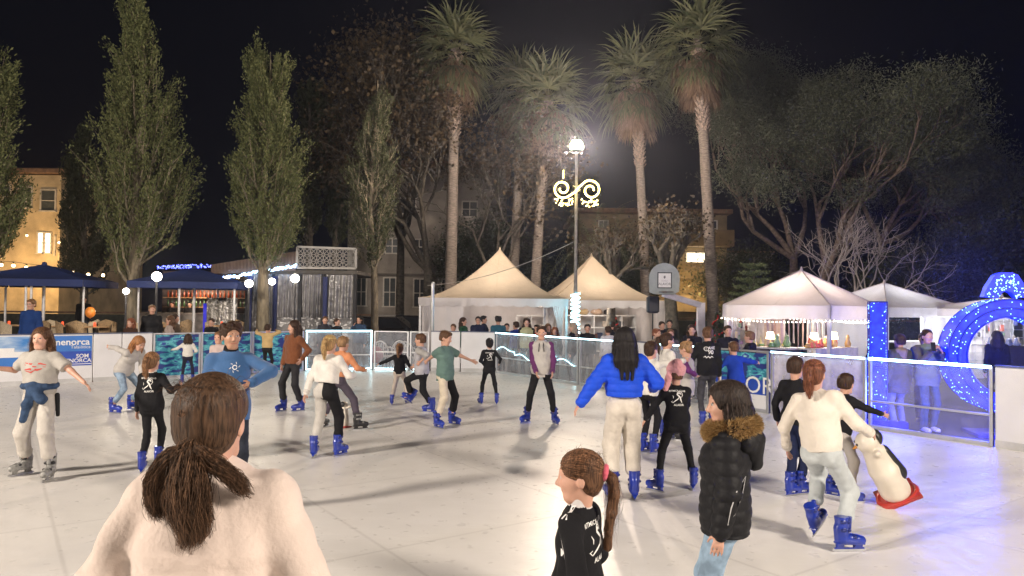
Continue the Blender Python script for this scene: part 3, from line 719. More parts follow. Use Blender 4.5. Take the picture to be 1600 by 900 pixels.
def upright_tree(base,sil,label,Y,nb=70,nl=30000,lm=None,bark=None,seed=1,trunk_r=.2,lsize=.095,fork=None,group=None,bz=.9):
    """sil: (py, xl, xr) outline rows from the top down to the lowest foliage"""
    rr=np.random.RandomState(seed); lm=lm or CYP; bark=bark or BARK
    rows=[(P(0,y,Y).z if False else P((a+b)/2,y,Y).z,P(a,y,Y).x-base.x,P(b,y,Y).x-base.x) for y,a,b in sil][::-1]
    zs=[r[0]-base.z for r in rows]; xl=[(r[1]+r[2])/2+(r[1]-r[2])*.42 for r in rows]; xr=[(r[1]+r[2])/2+(r[2]-r[1])*.42 for r in rows]
    top=zs[-1]; z0=zs[0]
    root=empty('upright_tree',base,0,label,'tree',group)
    mb=MB(); 
    def ctr(z): return .5*(np.interp(z,zs,xl)+np.interp(z,zs,xr))
    K=14; tp=[Vector((ctr(max(z0,top*t))*min(1,t*1.2)+.03*math.sin(9*t),.03*math.cos(7*t),top*t*.97)) for t in np.linspace(0,1,K)]
    mb.tube(tp,[trunk_r*(1.25 if i==0 else 1)*(1-t)**.8+.015 for i,t in enumerate(np.linspace(0,1,K))],10)
    C=[];N=[];per=max(4,nl//nb)
    for i in range(nb):
        t=(i+rr.rand())/nb; zb=z0*bz+(top-z0)*(t**1.1)*.86; az=rr.rand()*2*PI
        ze=min(top,zb+(.7+1.3*rr.rand())*(.5+.5*(1-t))*max(.7,(top-z0)*.16)); 
        hw_l,hw_r=-np.interp(ze,zs,xl),np.interp(ze,zs,xr); cx=math.cos(az)
        rx=(hw_r if cx>0 else hw_l)*abs(cx); ry=.5*(hw_l+hw_r)*math.sin(az); q=.55+.47*rr.rand()**.6
        e=Vector((cx/abs(cx+1e-9)*rx*q,ry*q,ze)); a=Vector((ctr(max(zb,z0))*min(1,zb/top*1.2),0,zb))
        mdl=a.lerp(e,.5)+Vector(((e.x-a.x)*.18,(e.y-a.y)*.18,-.12*(e-a).length))
        pts=[a.lerp(mdl,s*2) if s<.5 else mdl.lerp(e,s*2-1) for s in(0,.25,.5,.75,1)]
        r0=.02+.045*(1-t)*rr.rand()+.01
        mb.tube(pts,[r0,r0*.8,r0*.6,r0*.4,r0*.15],5,cap=False)
        L=(e-a).length; ns=4+int(L*2.2)
        for j in range(ns):
            s=.25+.75*(j+rr.rand())/ns; p=a.lerp(mdl,s*2) if s<.5 else mdl.lerp(e,s*2-1)
            d=np.array((e-a).normalized()); d=rotv(d,.5*rr.rand()+.15,rr); d[2]=abs(d[2])+.5; d/=np.linalg.norm(d); l2=(.3+.7*rr.rand())*min(1.0,L*.5+.15)
            p=np.array(p); q2=p+d*l2
            mb.tube([Vector(p),Vector(q2)],[r0*.35,.004],3,cap=False)
            m=max(3,int(per/ns)); u=rr.rand(m)**.6; cc=p+(q2-p)*u[:,None]*1.12+rr.normal(size=(m,3))*(.035+.05*l2)*np.array([1,1,1.4]); nn=d+rr.normal(size=(m,3))*.55
            C.append(cc);N.append(nn)
    C=np.concatenate(C);N=np.concatenate(N)
    mb.build('trunk',bark,root); V,F=leafmesh(C,N,lsize,seed,.38); npmesh('crown',V,F,lm,smooth=False,parent=root)
    return root
def palm(base,pxtop,Y,crown_px,label,seed=1,tr=.2,bootfrom=.62,nf=48,skirt=(.8,1.9),lean=0):
    rr=np.random.RandomState(seed); root=empty('palm_tree',base,0,label,'palm tree','tall fan palms behind the tents')
    tp=P(pxtop[0],pxtop[1],Y)-base; K=26; tp.y=0
    pts=[Vector((tp.x*(t**1.15),.0,tp.z*t)) for t in np.linspace(0,1,K)]
    rad=[tr*(1.15-.35*t)*(1+(.05 if i%2 else 0)) for i,t in enumerate(np.linspace(0,1,K))]
    mb=MB(); mb.tube(pts,rad,12)
    mb.build('trunk',pm('palm_trunk',(.20,.17,.15),.9,var=.35,scale=7,bump=.7,bdist=.03,stretch=(1,1,4)),root)
    b=MB(); zt=tp.z; cr=crown_px*Y/FPX
    def at(z): t=z/zt; return Vector((tp.x*(max(t,0)**1.15),0,z))
    nb=150
    for i in range(nb):
        z=zt*(bootfrom+(.96-bootfrom)*i/nb); a=i*2.4; c=at(z); r=tr*(.95); o=Vector((math.cos(a),math.sin(a),0))
        p=c+o*r*.8; q=c+o*(r*1.25+.03)+Vector((0,0,.16+.06*rr.rand())); b.seg(p,q,.10,.03,hint=(0,0,1))
    b.build('leaf_bases',pm('palm_boots',(.27,.21,.18),.85,var=.55,scale=30),root)
    def fan(V,F,c,d,L,bl,droop,nb_=20,spread=R(100),w=.035):
        d=Vector(d).normalized(); e1,e2=frame(d,(0,0,1)); e1=e1; tip=c+d*L+Vector((0,0,-droop*L*.25))
        for k in range(nb_):
            a=(k/(nb_-1)-.5)*2*spread+rr.normal()*.05; bd=(d*math.cos(a)+e1*math.sin(a)); ll=bl*(.75+.25*math.cos(a))*(.85+.3*rr.rand())
            p=tip; prev=None; dd=bd.copy(); W=e1.cross(bd); W=bd.cross(e2).normalized() if True else W
            n=len(V)
            for s in range(5):
                u=s/4; ww=w*(.35+1.0*min(1,u*3))*(1-u)**.6+.002
                V.append(p+W*ww);V.append(p-W*ww)
                dd=dd+Vector((0,0,-droop*(.10+.55*u*u)))+Vector(rr.normal(size=3)*.03); dd.normalize(); p=p+dd*ll/4
            for s in range(4): F.append((n+2*s,n+2*s+1,n+2*s+3,n+2*s+2))
    V=[];F=[];pt=MB(); top=at(zt)
    for i in range(nf):
        u=(i+.5)/nf; el=R(86-128*u**.75); az=i*2.3999+rr.normal()*.1; d=Vector((math.cos(az)*math.cos(el),math.sin(az)*math.cos(el),math.sin(el)))
        L=cr*(.50+.14*rr.rand()); c=top+Vector((0,0,-.6*u)); fan(V,F,c,d,L,cr*(.74+.16*rr.rand()),.6+1.25*u,17,w=.042)
        pt.tube([c,c+d*L+Vector((0,0,-(.25+.75*u)*L*.25))],[.025,.012],4,cap=False)
    npmesh('crown',[tuple(v) for v in V],F,PALM,smooth=False,parent=root); pt.build('leaf_stalks',pm('stalk',(.2,.2,.09),.6),root)
    V=[];F=[]; z1=skirt[1]*1.0
    for i in range(int(54*skirt[0]+80)):
        az=i*2.3999; u=rr.rand(); c=at(zt-.05-u*z1*.62); d=Vector((math.cos(az)*(.95-.3*u),math.sin(az)*(.95-.3*u),-.75-.3*u)); fan(V,F,c,d,.62+.25*rr.rand(),.75+.4*rr.rand(),1.1,16,R(52),.026)
    npmesh('dead_skirt',[tuple(v) for v in V],F,DEAD,smooth=False,parent=root)
    return root
def branching(mb,p,d,L,r,depth,rr,tips,up=.15,spread=.6,nch=3,seg=4,ends=None):
    pts=[Vector(p)];dd=np.array(d,float)
    for s in range(seg):
        dd=dd+rr.normal(size=3)*.16+np.array([0,0,up]); dd/=np.linalg.norm(dd); pts.append(pts[-1]+Vector(dd)*(L/seg))
    mb.tube(pts,[r*(1-.45*i/seg) for i in range(seg+1)],6 if r>.04 else 4,cap=False)
    if depth==0: tips.append((pts[-1],dd)); return
    for c in range(nch):
        t=.45+.55*(c+1)/nch; i=min(seg,int(round(t*seg))); nd_=rotv(dd,spread*(.6+.7*rr.rand()),rr)
        branching(mb,pts[i],nd_,L*(.62+.2*rr.rand()),r*.55,depth-1,rr,tips,up,spread,nch,seg)
def broad_tree(base,H,label,name='plane_tree',seed=1,nl=22000,lm=None,bark=None,r=.22,trunk_h=.35,spread=.65,depth=4,clump=.55,lsize=.14,up=.12,dirs=None,cat='tree',group=None,asp=.75,flat=1,lean=(0,0),L0=None,nch=3):
    rr=np.random.RandomState(seed); root=empty(name,base,0,label,cat,group); mb=MB(); tips=[]
    th=H*trunk_h; pts=[Vector((lean[0]*t*t,lean[1]*t*t,th*t)) for t in np.linspace(0,1,6)]; mb.tube(pts,[r*(1.3 if i==0 else 1.05-.06*i) for i in range(6)],10)
    L0=L0 or (H-th)*.42
    for d in (dirs or [(.5,.1,1),(-.45,.3,1),(.1,-.4,1),(-.1,.5,.9)]):
        branching(mb,pts[-1],np.array(d)/np.linalg.norm(d),L0,r*.6,depth-1,rr,tips,up,spread,nch)
    mb.build('trunk',bark or BARKD,root)
    if nl:
        per=max(1,nl//len(tips)); C=[];N=[]
        for p,d in tips:
            C.append(np.array(p)+rr.normal(size=(per,3))*clump*np.array([1,1,flat])); N.append(rr.normal(size=(per,3))+np.array(d)*.5)
        V,F=leafmesh(np.concatenate(C),np.concatenate(N),lsize,seed,asp); npmesh('crown',V,F,lm or AUT,smooth=False,parent=root)
    return root
GZ=-.15
def gb(px,Y): p=P(px,475,Y); return Vector((p.x,Y,GZ))
# the two large front trees, the slim third, and dark ones behind
upright_tree(gb(203,23),[(-6,197,218),(20,193,222),(60,190,226),(88,185,232),(95,183,275),(140,176,278),(190,174,277),(225,160,272),(250,148,290),(275,143,306),(310,152,300),(345,155,276),(380,165,274),(415,178,262),(440,190,235)],
  'tall tree with double top and pale limbs, between the two blue parasols',23,nb=130,nl=60000,seed=3,trunk_r=.21,group='upright trees behind the boards')
upright_tree(gb(409,24),[(66,412,432),(85,402,442),(110,386,456),(135,388,450),(165,394,452),(195,375,474),(225,368,475),(255,362,468),(290,355,474),(330,357,476),(365,362,466),(400,378,450),(425,398,425)],
  'upright tree whose trunk stands by the three white globe lights',24,nb=120,nl=56000,seed=8,trunk_r=.2,group='upright trees behind the boards')
upright_tree(gb(585,26),[(112,582,598),(160,570,606),(210,556,612),(260,545,616),(310,538,618),(350,540,616),(395,560,606)],
  'slim upright tree with bare pale lower limbs before the grey house',26,nb=80,nl=15000,lm=leafmat('cypress_leaf_mid',(.045,.055,.03),(.11,.12,.06)),seed=12,trunk_r=.13,group='upright trees behind the boards',lsize=.10,bz=.8)
upright_tree(gb(-22,21),[(60,-40,-5),(110,-60,8),(160,-70,14),(220,-80,18),(300,-80,28),(350,-70,32),(398,-60,28)],
  'upright tree cut by the left edge of the photo',21,nb=70,nl=26000,seed=15,trunk_r=.2,group='upright trees behind the boards')
for x,Y,sil,lb,sd in((130,34,[(190,128,142),(240,112,158),(300,96,165),(360,92,172),(420,95,172),(460,110,150)],'dark cypress beside the lit yellow house',21),
    (482,36,[(108,476,494),(150,462,504),(210,460,506),(300,460,508),(380,466,505)],'dark narrow tree right of the tree by the globe lights',22),
    (524,37,[(150,516,538),(210,505,545),(300,500,548),(380,506,540)],'dark narrow tree left of the slim tree with bare limbs',23)):
    upright_tree(gb(x,Y),sil,lb,Y,nb=50,nl=16000,lm=CYPD,bark=BARKD,seed=sd,trunk_r=.2,lsize=.18,group='dark trees at the back')
# palms
for px,pt,Y,cr,lb,sd,tr,bf in((703,(712,70),31,62,'fan palm with rusty brown skirt left of the tents, its crown at the top edge',2,.23,.70),(800,(816,130),34,52,'thinner fan palm just left of its twin behind the tents',5,.2,.68),
    (832,(856,150),31.5,62,'fan palm rising behind the large white tent left of the lamp',7,.2,.66),(1013,(992,115),32,62,'fan palm just right of the street lamp',9,.2,.66),
    (1117,(1090,60),30,66,'fan palm with long brown skirt behind the basketball board',11,.22,.70)):
    palm(gb(px,Y),pt,Y,cr,lb,sd,tr,bf,skirt=(1,1.9))
# autumn plane trees between
broad_tree(gb(668,33.5),12.5,'plane tree with brown autumn leaves in front of the grey house','plane_tree',4,9000,r=.24,trunk_h=.28,group='brown leaved trees',depth=5,clump=.45,lsize=.15,dirs=[(-.55,.1,1),(.12,.2,1),(-.2,-.4,1),(-.75,.3,.55)],L0=3.3)
broad_tree(gb(625,35),14.5,'taller brown plane tree behind the slim upright tree','plane_tree',6,9000,r=.22,trunk_h=.34,group='brown leaved trees',depth=5,clump=.6,lsize=.17,L0=3.8)
broad_tree(gb(772,33),10,'thin brown tree between the first palm and the second','plane_tree',14,6000,r=.15,trunk_h=.3,group='brown leaved trees',depth=5,clump=.5,lsize=.15,L0=2.8)
broad_tree(gb(1052,27),6.0,'dark pollarded tree behind the basketball board','plane_tree',19,900,r=.26,trunk_h=.5,depth=4,clump=.25,lsize=.12,L0=1.1,lean=(-.2,0),group=None)
broad_tree(gb(955,29),5.0,'dark pollarded tree behind the right hand cream tent peak','plane_tree',23,700,r=.2,trunk_h=.55,depth=4,clump=.25,lsize=.12,L0=1.0)
# stone pines at the right
broad_tree(gb(1240,38),15.0,'tall pine with bare forked limbs above the clothes stall','pine_tree',31,120000,PINE,BARKP,.26,.30,.55,5,.55,.15,.16,dirs=[(-.75,.1,1),(.25,.2,1.1),(-.25,.3,1.3),(-.9,0,.35)],group='pines on the right',asp=.22,flat=.55,L0=3.9)
broad_tree(gb(1285,36),12.4,'spreading pine with the broadest crown','pine_tree',33,150000,PINE,BARKP,.28,.27,.6,5,.55,.15,.06,dirs=[(.4,.1,1.1),(.62,.2,.8),(.0,.3,1.2),(.5,-.3,1.1)],group='pines on the right',asp=.22,flat=.5,L0=3.9)
broad_tree(gb(1378,40),12.3,'dark pine with straight trunk behind the white gazebo','pine_tree',36,80000,PINE,BARKP,.26,.45,.6,4,.75,.17,.05,dirs=[(.5,.1,1),(-.5,.2,.9),(.1,.3,1),(.9,-.1,.5)],group='pines on the right',asp=.22,flat=.5,L0=3.0)
broad_tree(gb(1490,44),11.0,'farthest pine above the blue ornament','pine_tree',38,70000,PINE,BARKP,.26,.4,.65,4,.85,.18,.05,group='pines on the right',asp=.22,flat=.5,L0=3.2)
broad_tree(gb(1325,26),4.6,'leafless tree with fine pale twigs behind the gazebos','bare_tree',41,0,None,pm('bark_pale',(.3,.27,.26),.9),.11,.3,.7,5,nch=3,dirs=[(.5,.1,1),(-.6,.1,1),(.9,.3,.7),(-.1,.3,1),(1.2,0,.5)],L0=1.7,up=.05)
for i,(px,Y,H,lb) in enumerate(((1440,34,4.8,'grey green bush tree left of the blue ornament'),(1520,33,6.0,'grey green bush tree above the blue ornament'),(1620,33,6.8,'grey green bush tree cut by the right edge'))):
    broad_tree(gb(px,Y),H,lb,'shrub_tree',50+i,22000,BLUEG,BARKD,.14,.2,.8,4,.5,.12,.05,L0=H*.30,group='round bush trees on the right',asp=.6)
# date palm behind the lamp
def date_palm(base,zt,label,L=2.3,nf=34,seed=3):
    rr=np.random.RandomState(seed); root=empty('date_palm',base,0,label,'palm tree'); mb=MB(); mb.tube([Vector((0,0,z)) for z in np.linspace(0,zt,8)],.28,12); mb.build('trunk',BARKD,root)
    V=[];F=[]
    for i in range(nf):
        az=i*2.4; el=R(75-95*(i+.5)/nf); d=Vector((math.cos(az)*math.cos(el),math.sin(az)*math.cos(el),math.sin(el))); p=Vector((0,0,zt)); side=Vector((-math.sin(az),math.cos(az),0))
        for s in range(22):
            d=(d+Vector((0,0,-.075))).normalized(); p=p+d*L/22
            for sg in(1,-1):
                n=len(V); q=p+(side*sg*.8+d*.7).normalized()*(.42*math.sin(PI*(s+2)/25))+Vector((0,0,-.05)); V+=[p,p+d*.035,q]; F.append((n,n+1,n+2,n+2))
            n=len(V); V+=[p+side*.012,p-side*.012,p-side*.012-d*.1,p+side*.012-d*.1]; F.append((n,n+1,n+2,n+3))
    me=MB(); me.add(V,[f if f[2]!=f[3] else f[:3] for f in F]); me.build('crown',PALM,root)
date_palm(gb(925,33),4.6,'date palm with arching feathery fronds behind the lamp post',3.0)
date_palm(gb(960,37),5.4,'farther date palm with arching fronds between lamp and palm',2.6,26,5)
def whorl_tree(base,H,label):
    root=empty('conifer',base,0,label,'tree'); rr=np.random.RandomState(3); mb=MB(); mb.tube([(0,0,0),(0,0,H)],[.07,.01],8); C=[];N=[]
    for k in range(9):
        z=H*(.35+.63*k/9); L=H*.30*(1-k/10)+.1
        for j in range(6):
            az=j*1.047+k*.5; d=Vector((math.cos(az),math.sin(az),.22)); e=Vector((0,0,z))+d*L; mb.tube([(0,0,z),e],[.015,.004],4,cap=False)
            for u in np.linspace(.15,1,12):
                q=Vector((0,0,z))+d*L*u
                for m in range(14): C.append(np.array(q)+rr.normal(size=3)*np.array([.07,.07,.03])); N.append(np.array(d)+rr.normal(size=3)*.7)
    mb.build('trunk',BARKD,root); V,F=leafmesh(np.array(C),np.array(N),.085,3,.3); npmesh('crown',V,F,leafmat('young_conifer',(.08,.11,.05),(.2,.24,.12)),smooth=False,parent=root)
whorl_tree(gb(1178,24),3.6,'young light green conifer between palm and clothes stall')

for i,(px,Y,H,lb) in enumerate(((1005,40,5.5,'dark round tree in front of the apartment block, left'),(1158,41,5.0,'dark round tree at the right corner of the apartment block'),(760,38,6.5,'dark round tree at the corner of the grey house'))):
    broad_tree(gb(px,Y),H,lb,'shrub_tree',70+i,16000,CYPD,BARKD,.14,.3,.8,4,.6,.14,.05,L0=H*.26,group='dark trees before the buildings',asp=.6)
# ================================================================ ground, rink, boards
ASPH=pm('asphalt',(.045,.045,.048),.85,var=.3,scale=3,bump=.3,bscale=60)
m=MB(); m.quad((-90,-25,GZ),(90,-25,GZ),(90,140,GZ),(-90,140,GZ)); tag(m.build('ground',ASPH),kind='structure')
def ice(nt,b):
    tc=nd(nt,'TexCoord'); mp=nd(nt,'Mapping'); mp.inputs['Rotation'].default_value=(0,0,R(55)); nt.links.new(tc.outputs['Object'],mp.inputs[0])
    sx=nd(nt,'SeparateXYZ'); nt.links.new(mp.outputs[0],sx.inputs[0])
    def line(o,off):
        a=nd(nt,'Math',operation='ADD'); a.inputs[1].default_value=off; nt.links.new(sx.outputs[o],a.inputs[0])
        p=nd(nt,'Math',operation='PINGPONG'); p.inputs[1].default_value=1.0; nt.links.new(a.outputs[0],p.inputs[0])
        l=nd(nt,'MapRange'); l.inputs[1].default_value=.004; l.inputs[2].default_value=.022; l.inputs[3].default_value=1; l.inputs[4].default_value=0; nt.links.new(p.outputs[0],l.inputs[0]); return l
    la=line(0,5.05+20); lb=line(1,-.42+20)
    mx=nd(nt,'Math',operation='MAXIMUM'); nt.links.new(la.outputs[0],mx.inputs[0]); nt.links.new(lb.outputs[0],mx.inputs[1])
    n=nd(nt,'TexNoise',Scale=1.1,Detail=7.0); n.inputs['Roughness'].default_value=.6; nt.links.new(tc.outputs['Object'],n.inputs['Vector'])
    mp2=nd(nt,'Mapping'); mp2.inputs['Scale'].default_value=(1,1.8,1); mp2.inputs['Rotation'].default_value=(0,0,.5); nt.links.new(tc.outputs['Object'],mp2.inputs[0])
    n2=nd(nt,'TexNoise',Scale=2.2,Detail=8.0); n2.inputs['Distortion'].default_value=.3; nt.links.new(mp2.outputs[0],n2.inputs['Vector'])
    ad=nd(nt,'Math',operation='ADD'); nt.links.new(n.outputs[0],ad.inputs[0]); nt.links.new(n2.outputs[0],ad.inputs[1])
    r=nd(nt,'ValToRGB'); e=r.color_ramp.elements; e[0].position=.36; e[0].color=(.70,.68,.65,1); e[1].position=.62; e[1].color=(.77,.75,.72,1)
    hf=nd(nt,'Math',operation='MULTIPLY'); hf.inputs[1].default_value=.5; nt.links.new(ad.outputs[0],hf.inputs[0]); nt.links.new(hf.outputs[0],r.inputs[0])
    mc=nd(nt,'Mix',data_type='RGBA'); mc.inputs['B'].default_value=(.42,.40,.38,1); nt.links.new(r.outputs[0],mc.inputs['A'])
    fm=nd(nt,'Math',operation='MULTIPLY'); fm.inputs[1].default_value=.36; nt.links.new(mx.outputs[0],fm.inputs[0]); nt.links.new(fm.outputs[0],mc.inputs['Factor']); nt.links.new(mc.outputs['Result'],b.inputs['Base Color'])
    # blade scratches
    cur=mc.outputs['Result']
    for k_,(ro,se) in enumerate(((.2,3.1),(1.3,7.7),(2.3,1.9))):
        m3=nd(nt,'Mapping'); m3.inputs['Rotation'].default_value=(0,0,ro); m3.inputs['Scale'].default_value=(.14,16,1); m3.inputs['Location'].default_value=(se,se,0); nt.links.new(tc.outputs['Object'],m3.inputs[0])
        q=nd(nt,'TexNoise',Scale=3.0,Detail=4.0); q.inputs['Distortion'].default_value=.15; nt.links.new(m3.outputs[0],q.inputs['Vector'])
        g=nd(nt,'MapRange'); g.inputs[1].default_value=.60; g.inputs[2].default_value=.70; g.inputs[3].default_value=0; g.inputs[4].default_value=.22; nt.links.new(q.outputs[0],g.inputs[0])
        x=nd(nt,'Mix',data_type='RGBA'); x.inputs['B'].default_value=(.82,.81,.80,1) if k_!=1 else (.64,.62,.60,1); nt.links.new(cur,x.inputs['A']); nt.links.new(g.outputs[0],x.inputs['Factor']); cur=x.outputs['Result']
    nt.links.new(cur,b.inputs['Base Color'])
    for sc_,k_,wd_ in((.42,13.0,.010),(.75,9.0,.013),(.28,21.0,.016)):
        q=nd(nt,'TexNoise',Scale=sc_,Detail=0.0); mq=nd(nt,'Mapping'); mq.inputs['Location'].default_value=(k_,k_*2,0); nt.links.new(tc.outputs['Object'],mq.inputs[0]); nt.links.new(mq.outputs[0],q.inputs['Vector'])
        a_=nd(nt,'Math',operation='MULTIPLY'); a_.inputs[1].default_value=k_; nt.links.new(q.outputs[0],a_.inputs[0]); p_=nd(nt,'Math',operation='PINGPONG'); p_.inputs[1].default_value=.5; nt.links.new(a_.outputs[0],p_.inputs[0])
        g=nd(nt,'MapRange'); g.inputs[1].default_value=0; g.inputs[2].default_value=wd_*1.6; g.inputs[3].default_value=.30; g.inputs[4].default_value=0; nt.links.new(p_.outputs[0],g.inputs[0])
        mk=nd(nt,'MapRange'); mk.inputs[1].default_value=.45; mk.inputs[2].default_value=.6; nt.links.new(n2.outputs[0],mk.inputs[0]); mm=nd(nt,'Math',operation='MULTIPLY'); nt.links.new(g.outputs[0],mm.inputs[0]); nt.links.new(mk.outputs[0],mm.inputs[1])
        x=nd(nt,'Mix',data_type='RGBA'); x.inputs['B'].default_value=(.52,.51,.50,1) if sc_>.5 else (.86,.85,.84,1); nt.links.new(cur,x.inputs['A']); nt.links.new(mm.outputs[0],x.inputs['Factor']); cur=x.outputs['Result']
    nt.links.new(cur,b.inputs['Base Color'])
    # wet sheen: roughness and tiny ripples vary
    n3=nd(nt,'TexNoise',Scale=9.0,Detail=9.0); nt.links.new(tc.outputs['Object'],n3.inputs['Vector'])
    rr=nd(nt,'MapRange'); rr.inputs[1].default_value=.35; rr.inputs[2].default_value=.7; rr.inputs[3].default_value=.27; rr.inputs[4].default_value=.45; nt.links.new(n3.outputs[0],rr.inputs[0]); nt.links.new(rr.outputs[0],b.inputs['Roughness'])
    bp=nd(nt,'Bump'); bp.inputs['Strength'].default_value=.25; bp.inputs['Distance'].default_value=.01; nt.links.new(n3.outputs[0],bp.inputs['Height']); nt.links.new(bp.outputs[0],b.inputs['Normal'])
    b.inputs['Specular IOR Level'].default_value=.5; b.inputs['IOR'].default_value=1.33
POLY=[Vector(p) for p in((-17.2,10.4),(-10.8,15.35),(-5.5,19.6),(-3.77,20.15),(-.45,19.8),(10.4,4.2),(12.5,1.2))]
def bpos(px):
    r=ray(px,475); best=None
    for i in range(len(POLY)-1):
        a,b=POLY[i],POLY[i+1]; d=b-a; den=r.x*d.y-r.y*d.x
        if abs(den)<1e-9: continue
        t=(a.x*d.y-a.y*d.x)/den; u=(a.x*r.y-a.y*r.x)/den
        if t>0 and -1e-6<=u<=1+1e-6: return Vector((r.x*t,r.y*t))
m=MB(); pl=[(p.x,p.y,0) for p in POLY]+[(12.5,-9,0),(-17.2,-9,0)]
m.add(pl+[(x,y,GZ-.02) for x,y,_ in pl],[tuple(range(len(pl)))[::-1]]+[(i,i+len(pl),(i+1)%len(pl)+len(pl),(i+1)%len(pl))[::-1] for i in range(len(pl))])
tag(m.build('ice_rink_surface',mat('ice',ice)),kind='structure')
WH=pm('board_white',(.72,.72,.74),.35,var=.05,scale=2); ALU=pm('aluminium',(.55,.56,.58),.35,.8,.08); LED=emit('led_cyan',(.55,.9,1.0),9.0); LEDD=emit('led_thin',(.5,.9,1.0),5)
def acr(nt,b,al,c=(.6,.62,.68)):
    n=nd(nt,'TexNoise',Scale=6.0,Detail=8.0); tc=nd(nt,'TexCoord'); nt.links.new(tc.outputs['Object'],n.inputs['Vector'])
    r=nd(nt,'MapRange'); r.inputs[1].default_value=.35; r.inputs[2].default_value=.75; r.inputs[3].default_value=al*.7; r.inputs[4].default_value=al*1.5; nt.links.new(n.outputs[0],r.inputs[0]); nt.links.new(r.outputs[0],b.inputs['Alpha'])
    b.inputs['Base Color'].default_value=(*c,1); b.inputs['Roughness'].default_value=.12
ACR=mat('acrylic',lambda nt,b:acr(nt,b,.20)); ACRH=mat('acrylic_hazy',lambda nt,b:acr(nt,b,.42,(.68,.66,.75))); ACRM=mat('acrylic_mid',lambda nt,b:acr(nt,b,.15,(.5,.5,.8)))
def skymap(nt,b):
    tc=nd(nt,'TexCoord'); n=nd(nt,'TexNoise',Scale=3.5,Detail=3.0); mp=nd(nt,'Mapping'); mp.inputs['Scale'].default_value=(1,1,2.6); nt.links.new(tc.outputs['Object'],mp.inputs[0]); nt.links.new(mp.outputs[0],n.inputs['Vector'])
    r=nd(nt,'ValToRGB'); r.color_ramp.interpolation='CONSTANT'; e=r.color_ramp.elements; e[0].position=0; e[0].color=(.012,.03,.20,1); e[1].position=.47; e[1].color=(.03,.25,.36,1)
    x=e.new(.54); x.color=(.12,.48,.55,1); x=e.new(.60); x.color=(.02,.06,.32,1); x=e.new(.7); x.color=(.3,.6,.65,1)
    nt.links.new(n.outputs[0],r.inputs[0]); nt.links.new(r.outputs[0],b.inputs['Base Color']); b.inputs['Roughness'].default_value=.4
AER=mat('aerial_print',skymap); BLU=pm('banner_blue',(.01,.06,.42),.4,var=.1); BLU2=pm('banner_blue_light',(.03,.17,.55),.4,var=.15,scale=1); WHP=pm('print_white2',(.8,.8,.8),.5,var=.02)
BH=1.07
def panel(x0,x1,kind,label,led='',rail=.42,sheet=None):
    a,b=bpos(x0),bpos(x1); d=(b-a); L=d.length-.012; ang=math.atan2(d.y,d.x); c=(a+b)/2
    root=empty('barrier_panel',(c.x,c.y,0),ang,label,'barrier panel','boards around the rink')
    n=Vector((0,0,0)); t=.05; h=L/2
    # local x along the boards; the rink side is local -y
    if kind=='white':
        m=MB(); m.box((0,0,BH/2+.01),(L,.04,BH-.02),bev=.012); m.build('board',WH,root); m=MB(); m.box((0,-.024,.05),(L-.01,.012,.1)); m.build('kick_strip',pm('kick',(.5,.5,.5),.4),root)
        m=MB(); m.box((0,0,BH+.013),(L,.06,.022),bev=.006); m.build('top_rail',pm('rail_blue',(.10,.12,.20),.4),root)
    else:
        m=MB()
        for s in(-1,1): m.box((s*(h-.022),0,BH/2),(.044,.05,BH),bev=.005)
        m.box((0,0,BH-.015),(L-.09,.045,.03)); m.box((0,0,.03),(L-.09,.045,.06))
        if rail: m.box((0,0,rail),(L-.09,.035,.03))
        m.build('frame',ALU,root)
        m=MB(); m.box((0,.004,BH/2),(L-.09,.008,BH-.09)); m.build('sheet',sheet or ACR,root)
    if led:
        m=MB()
        if 't' in led: m.box((0,-.032,BH-.005),(L-.02,.016,.028 if 'T' not in led else .04))
        if 's' in led:
            for s in(-1,1): m.box((s*(h-.03),-.034,BH/2),(.022,.014,BH-.08))
        if 'b' in led: m.box((0,-.034,.05),(L-.1,.014,.022))
        m.build('led_strip',LED,root)
    if 'w' in led:
        m=MB(); pts=[Vector((x,-.045,.62+.10*math.sin(x*5+1)*math.sin(x*2.1)-.1*(x>0))) for x in np.linspace(-h+.1,h-.1,40)]; m.tube(pts,.008,5); m.build('led_cord',LEDD,root)
    return root,L,a,b
def flat_print(root,sh,x,z,matl,name,y=-.024):
    mb=MB()
    for V,F in sh: mb.add([Vector((v.x+x,y,v.y+z)) for v in V],F)
    return mb.build(name,matl,root)
def rect(x0,z0,x1,z1): return [Vector((x0,z0,0)),Vector((x1,z0,0)),Vector((x1,z1,0)),Vector((x0,z1,0))],[(0,1,2,3)]
# left: tourist banner on a white board
rt_,L,a,b=panel(-60,60,'white','white board at the far left carrying a beach photo banner')
flat_print(rt_,[rect(-L/2+.02,.38,L/2-.02,1.04)],0,0,mat('beach_print',lambda nt,b:(noisecol(nt,b,(.03,.2,.55),(.5,.62,.75),scale=1.6,stretch=(1,1,3)),b.inputs['Roughness'].__setattr__('default_value',.4))),'beach_photo')
flat_print(rt_,[rect(-L/2+.4,.40,L/2-.02,.62)],0,0,BLU2,'sea_strip',-.027)
flat_print(rt_,[([Vector((-.2,.60,0)),Vector((.35,.60,0)),Vector((.45,.72,0)),Vector((-.3,.72,0))],[(0,1,2,3)]),rect(-.05,.72,.25,.80)],0,0,WHP,'white_boat',-.03)
rt_,L,a,b=panel(60,147,'white','white board with the blue holiday island banner')
flat_print(rt_,[rect(-L/2+.02,.70,L/2-.02,1.04)],0,0,BLU2,'banner_upper'); flat_print(rt_,[rect(-L/2+.02,.38,L/2-.02,.70)],0,0,BLU,'banner_lower')
flat_print(rt_,[shift(textmesh('menorca',.20,True),.10,.90)],0,0,WHP,'banner_name',-.028)
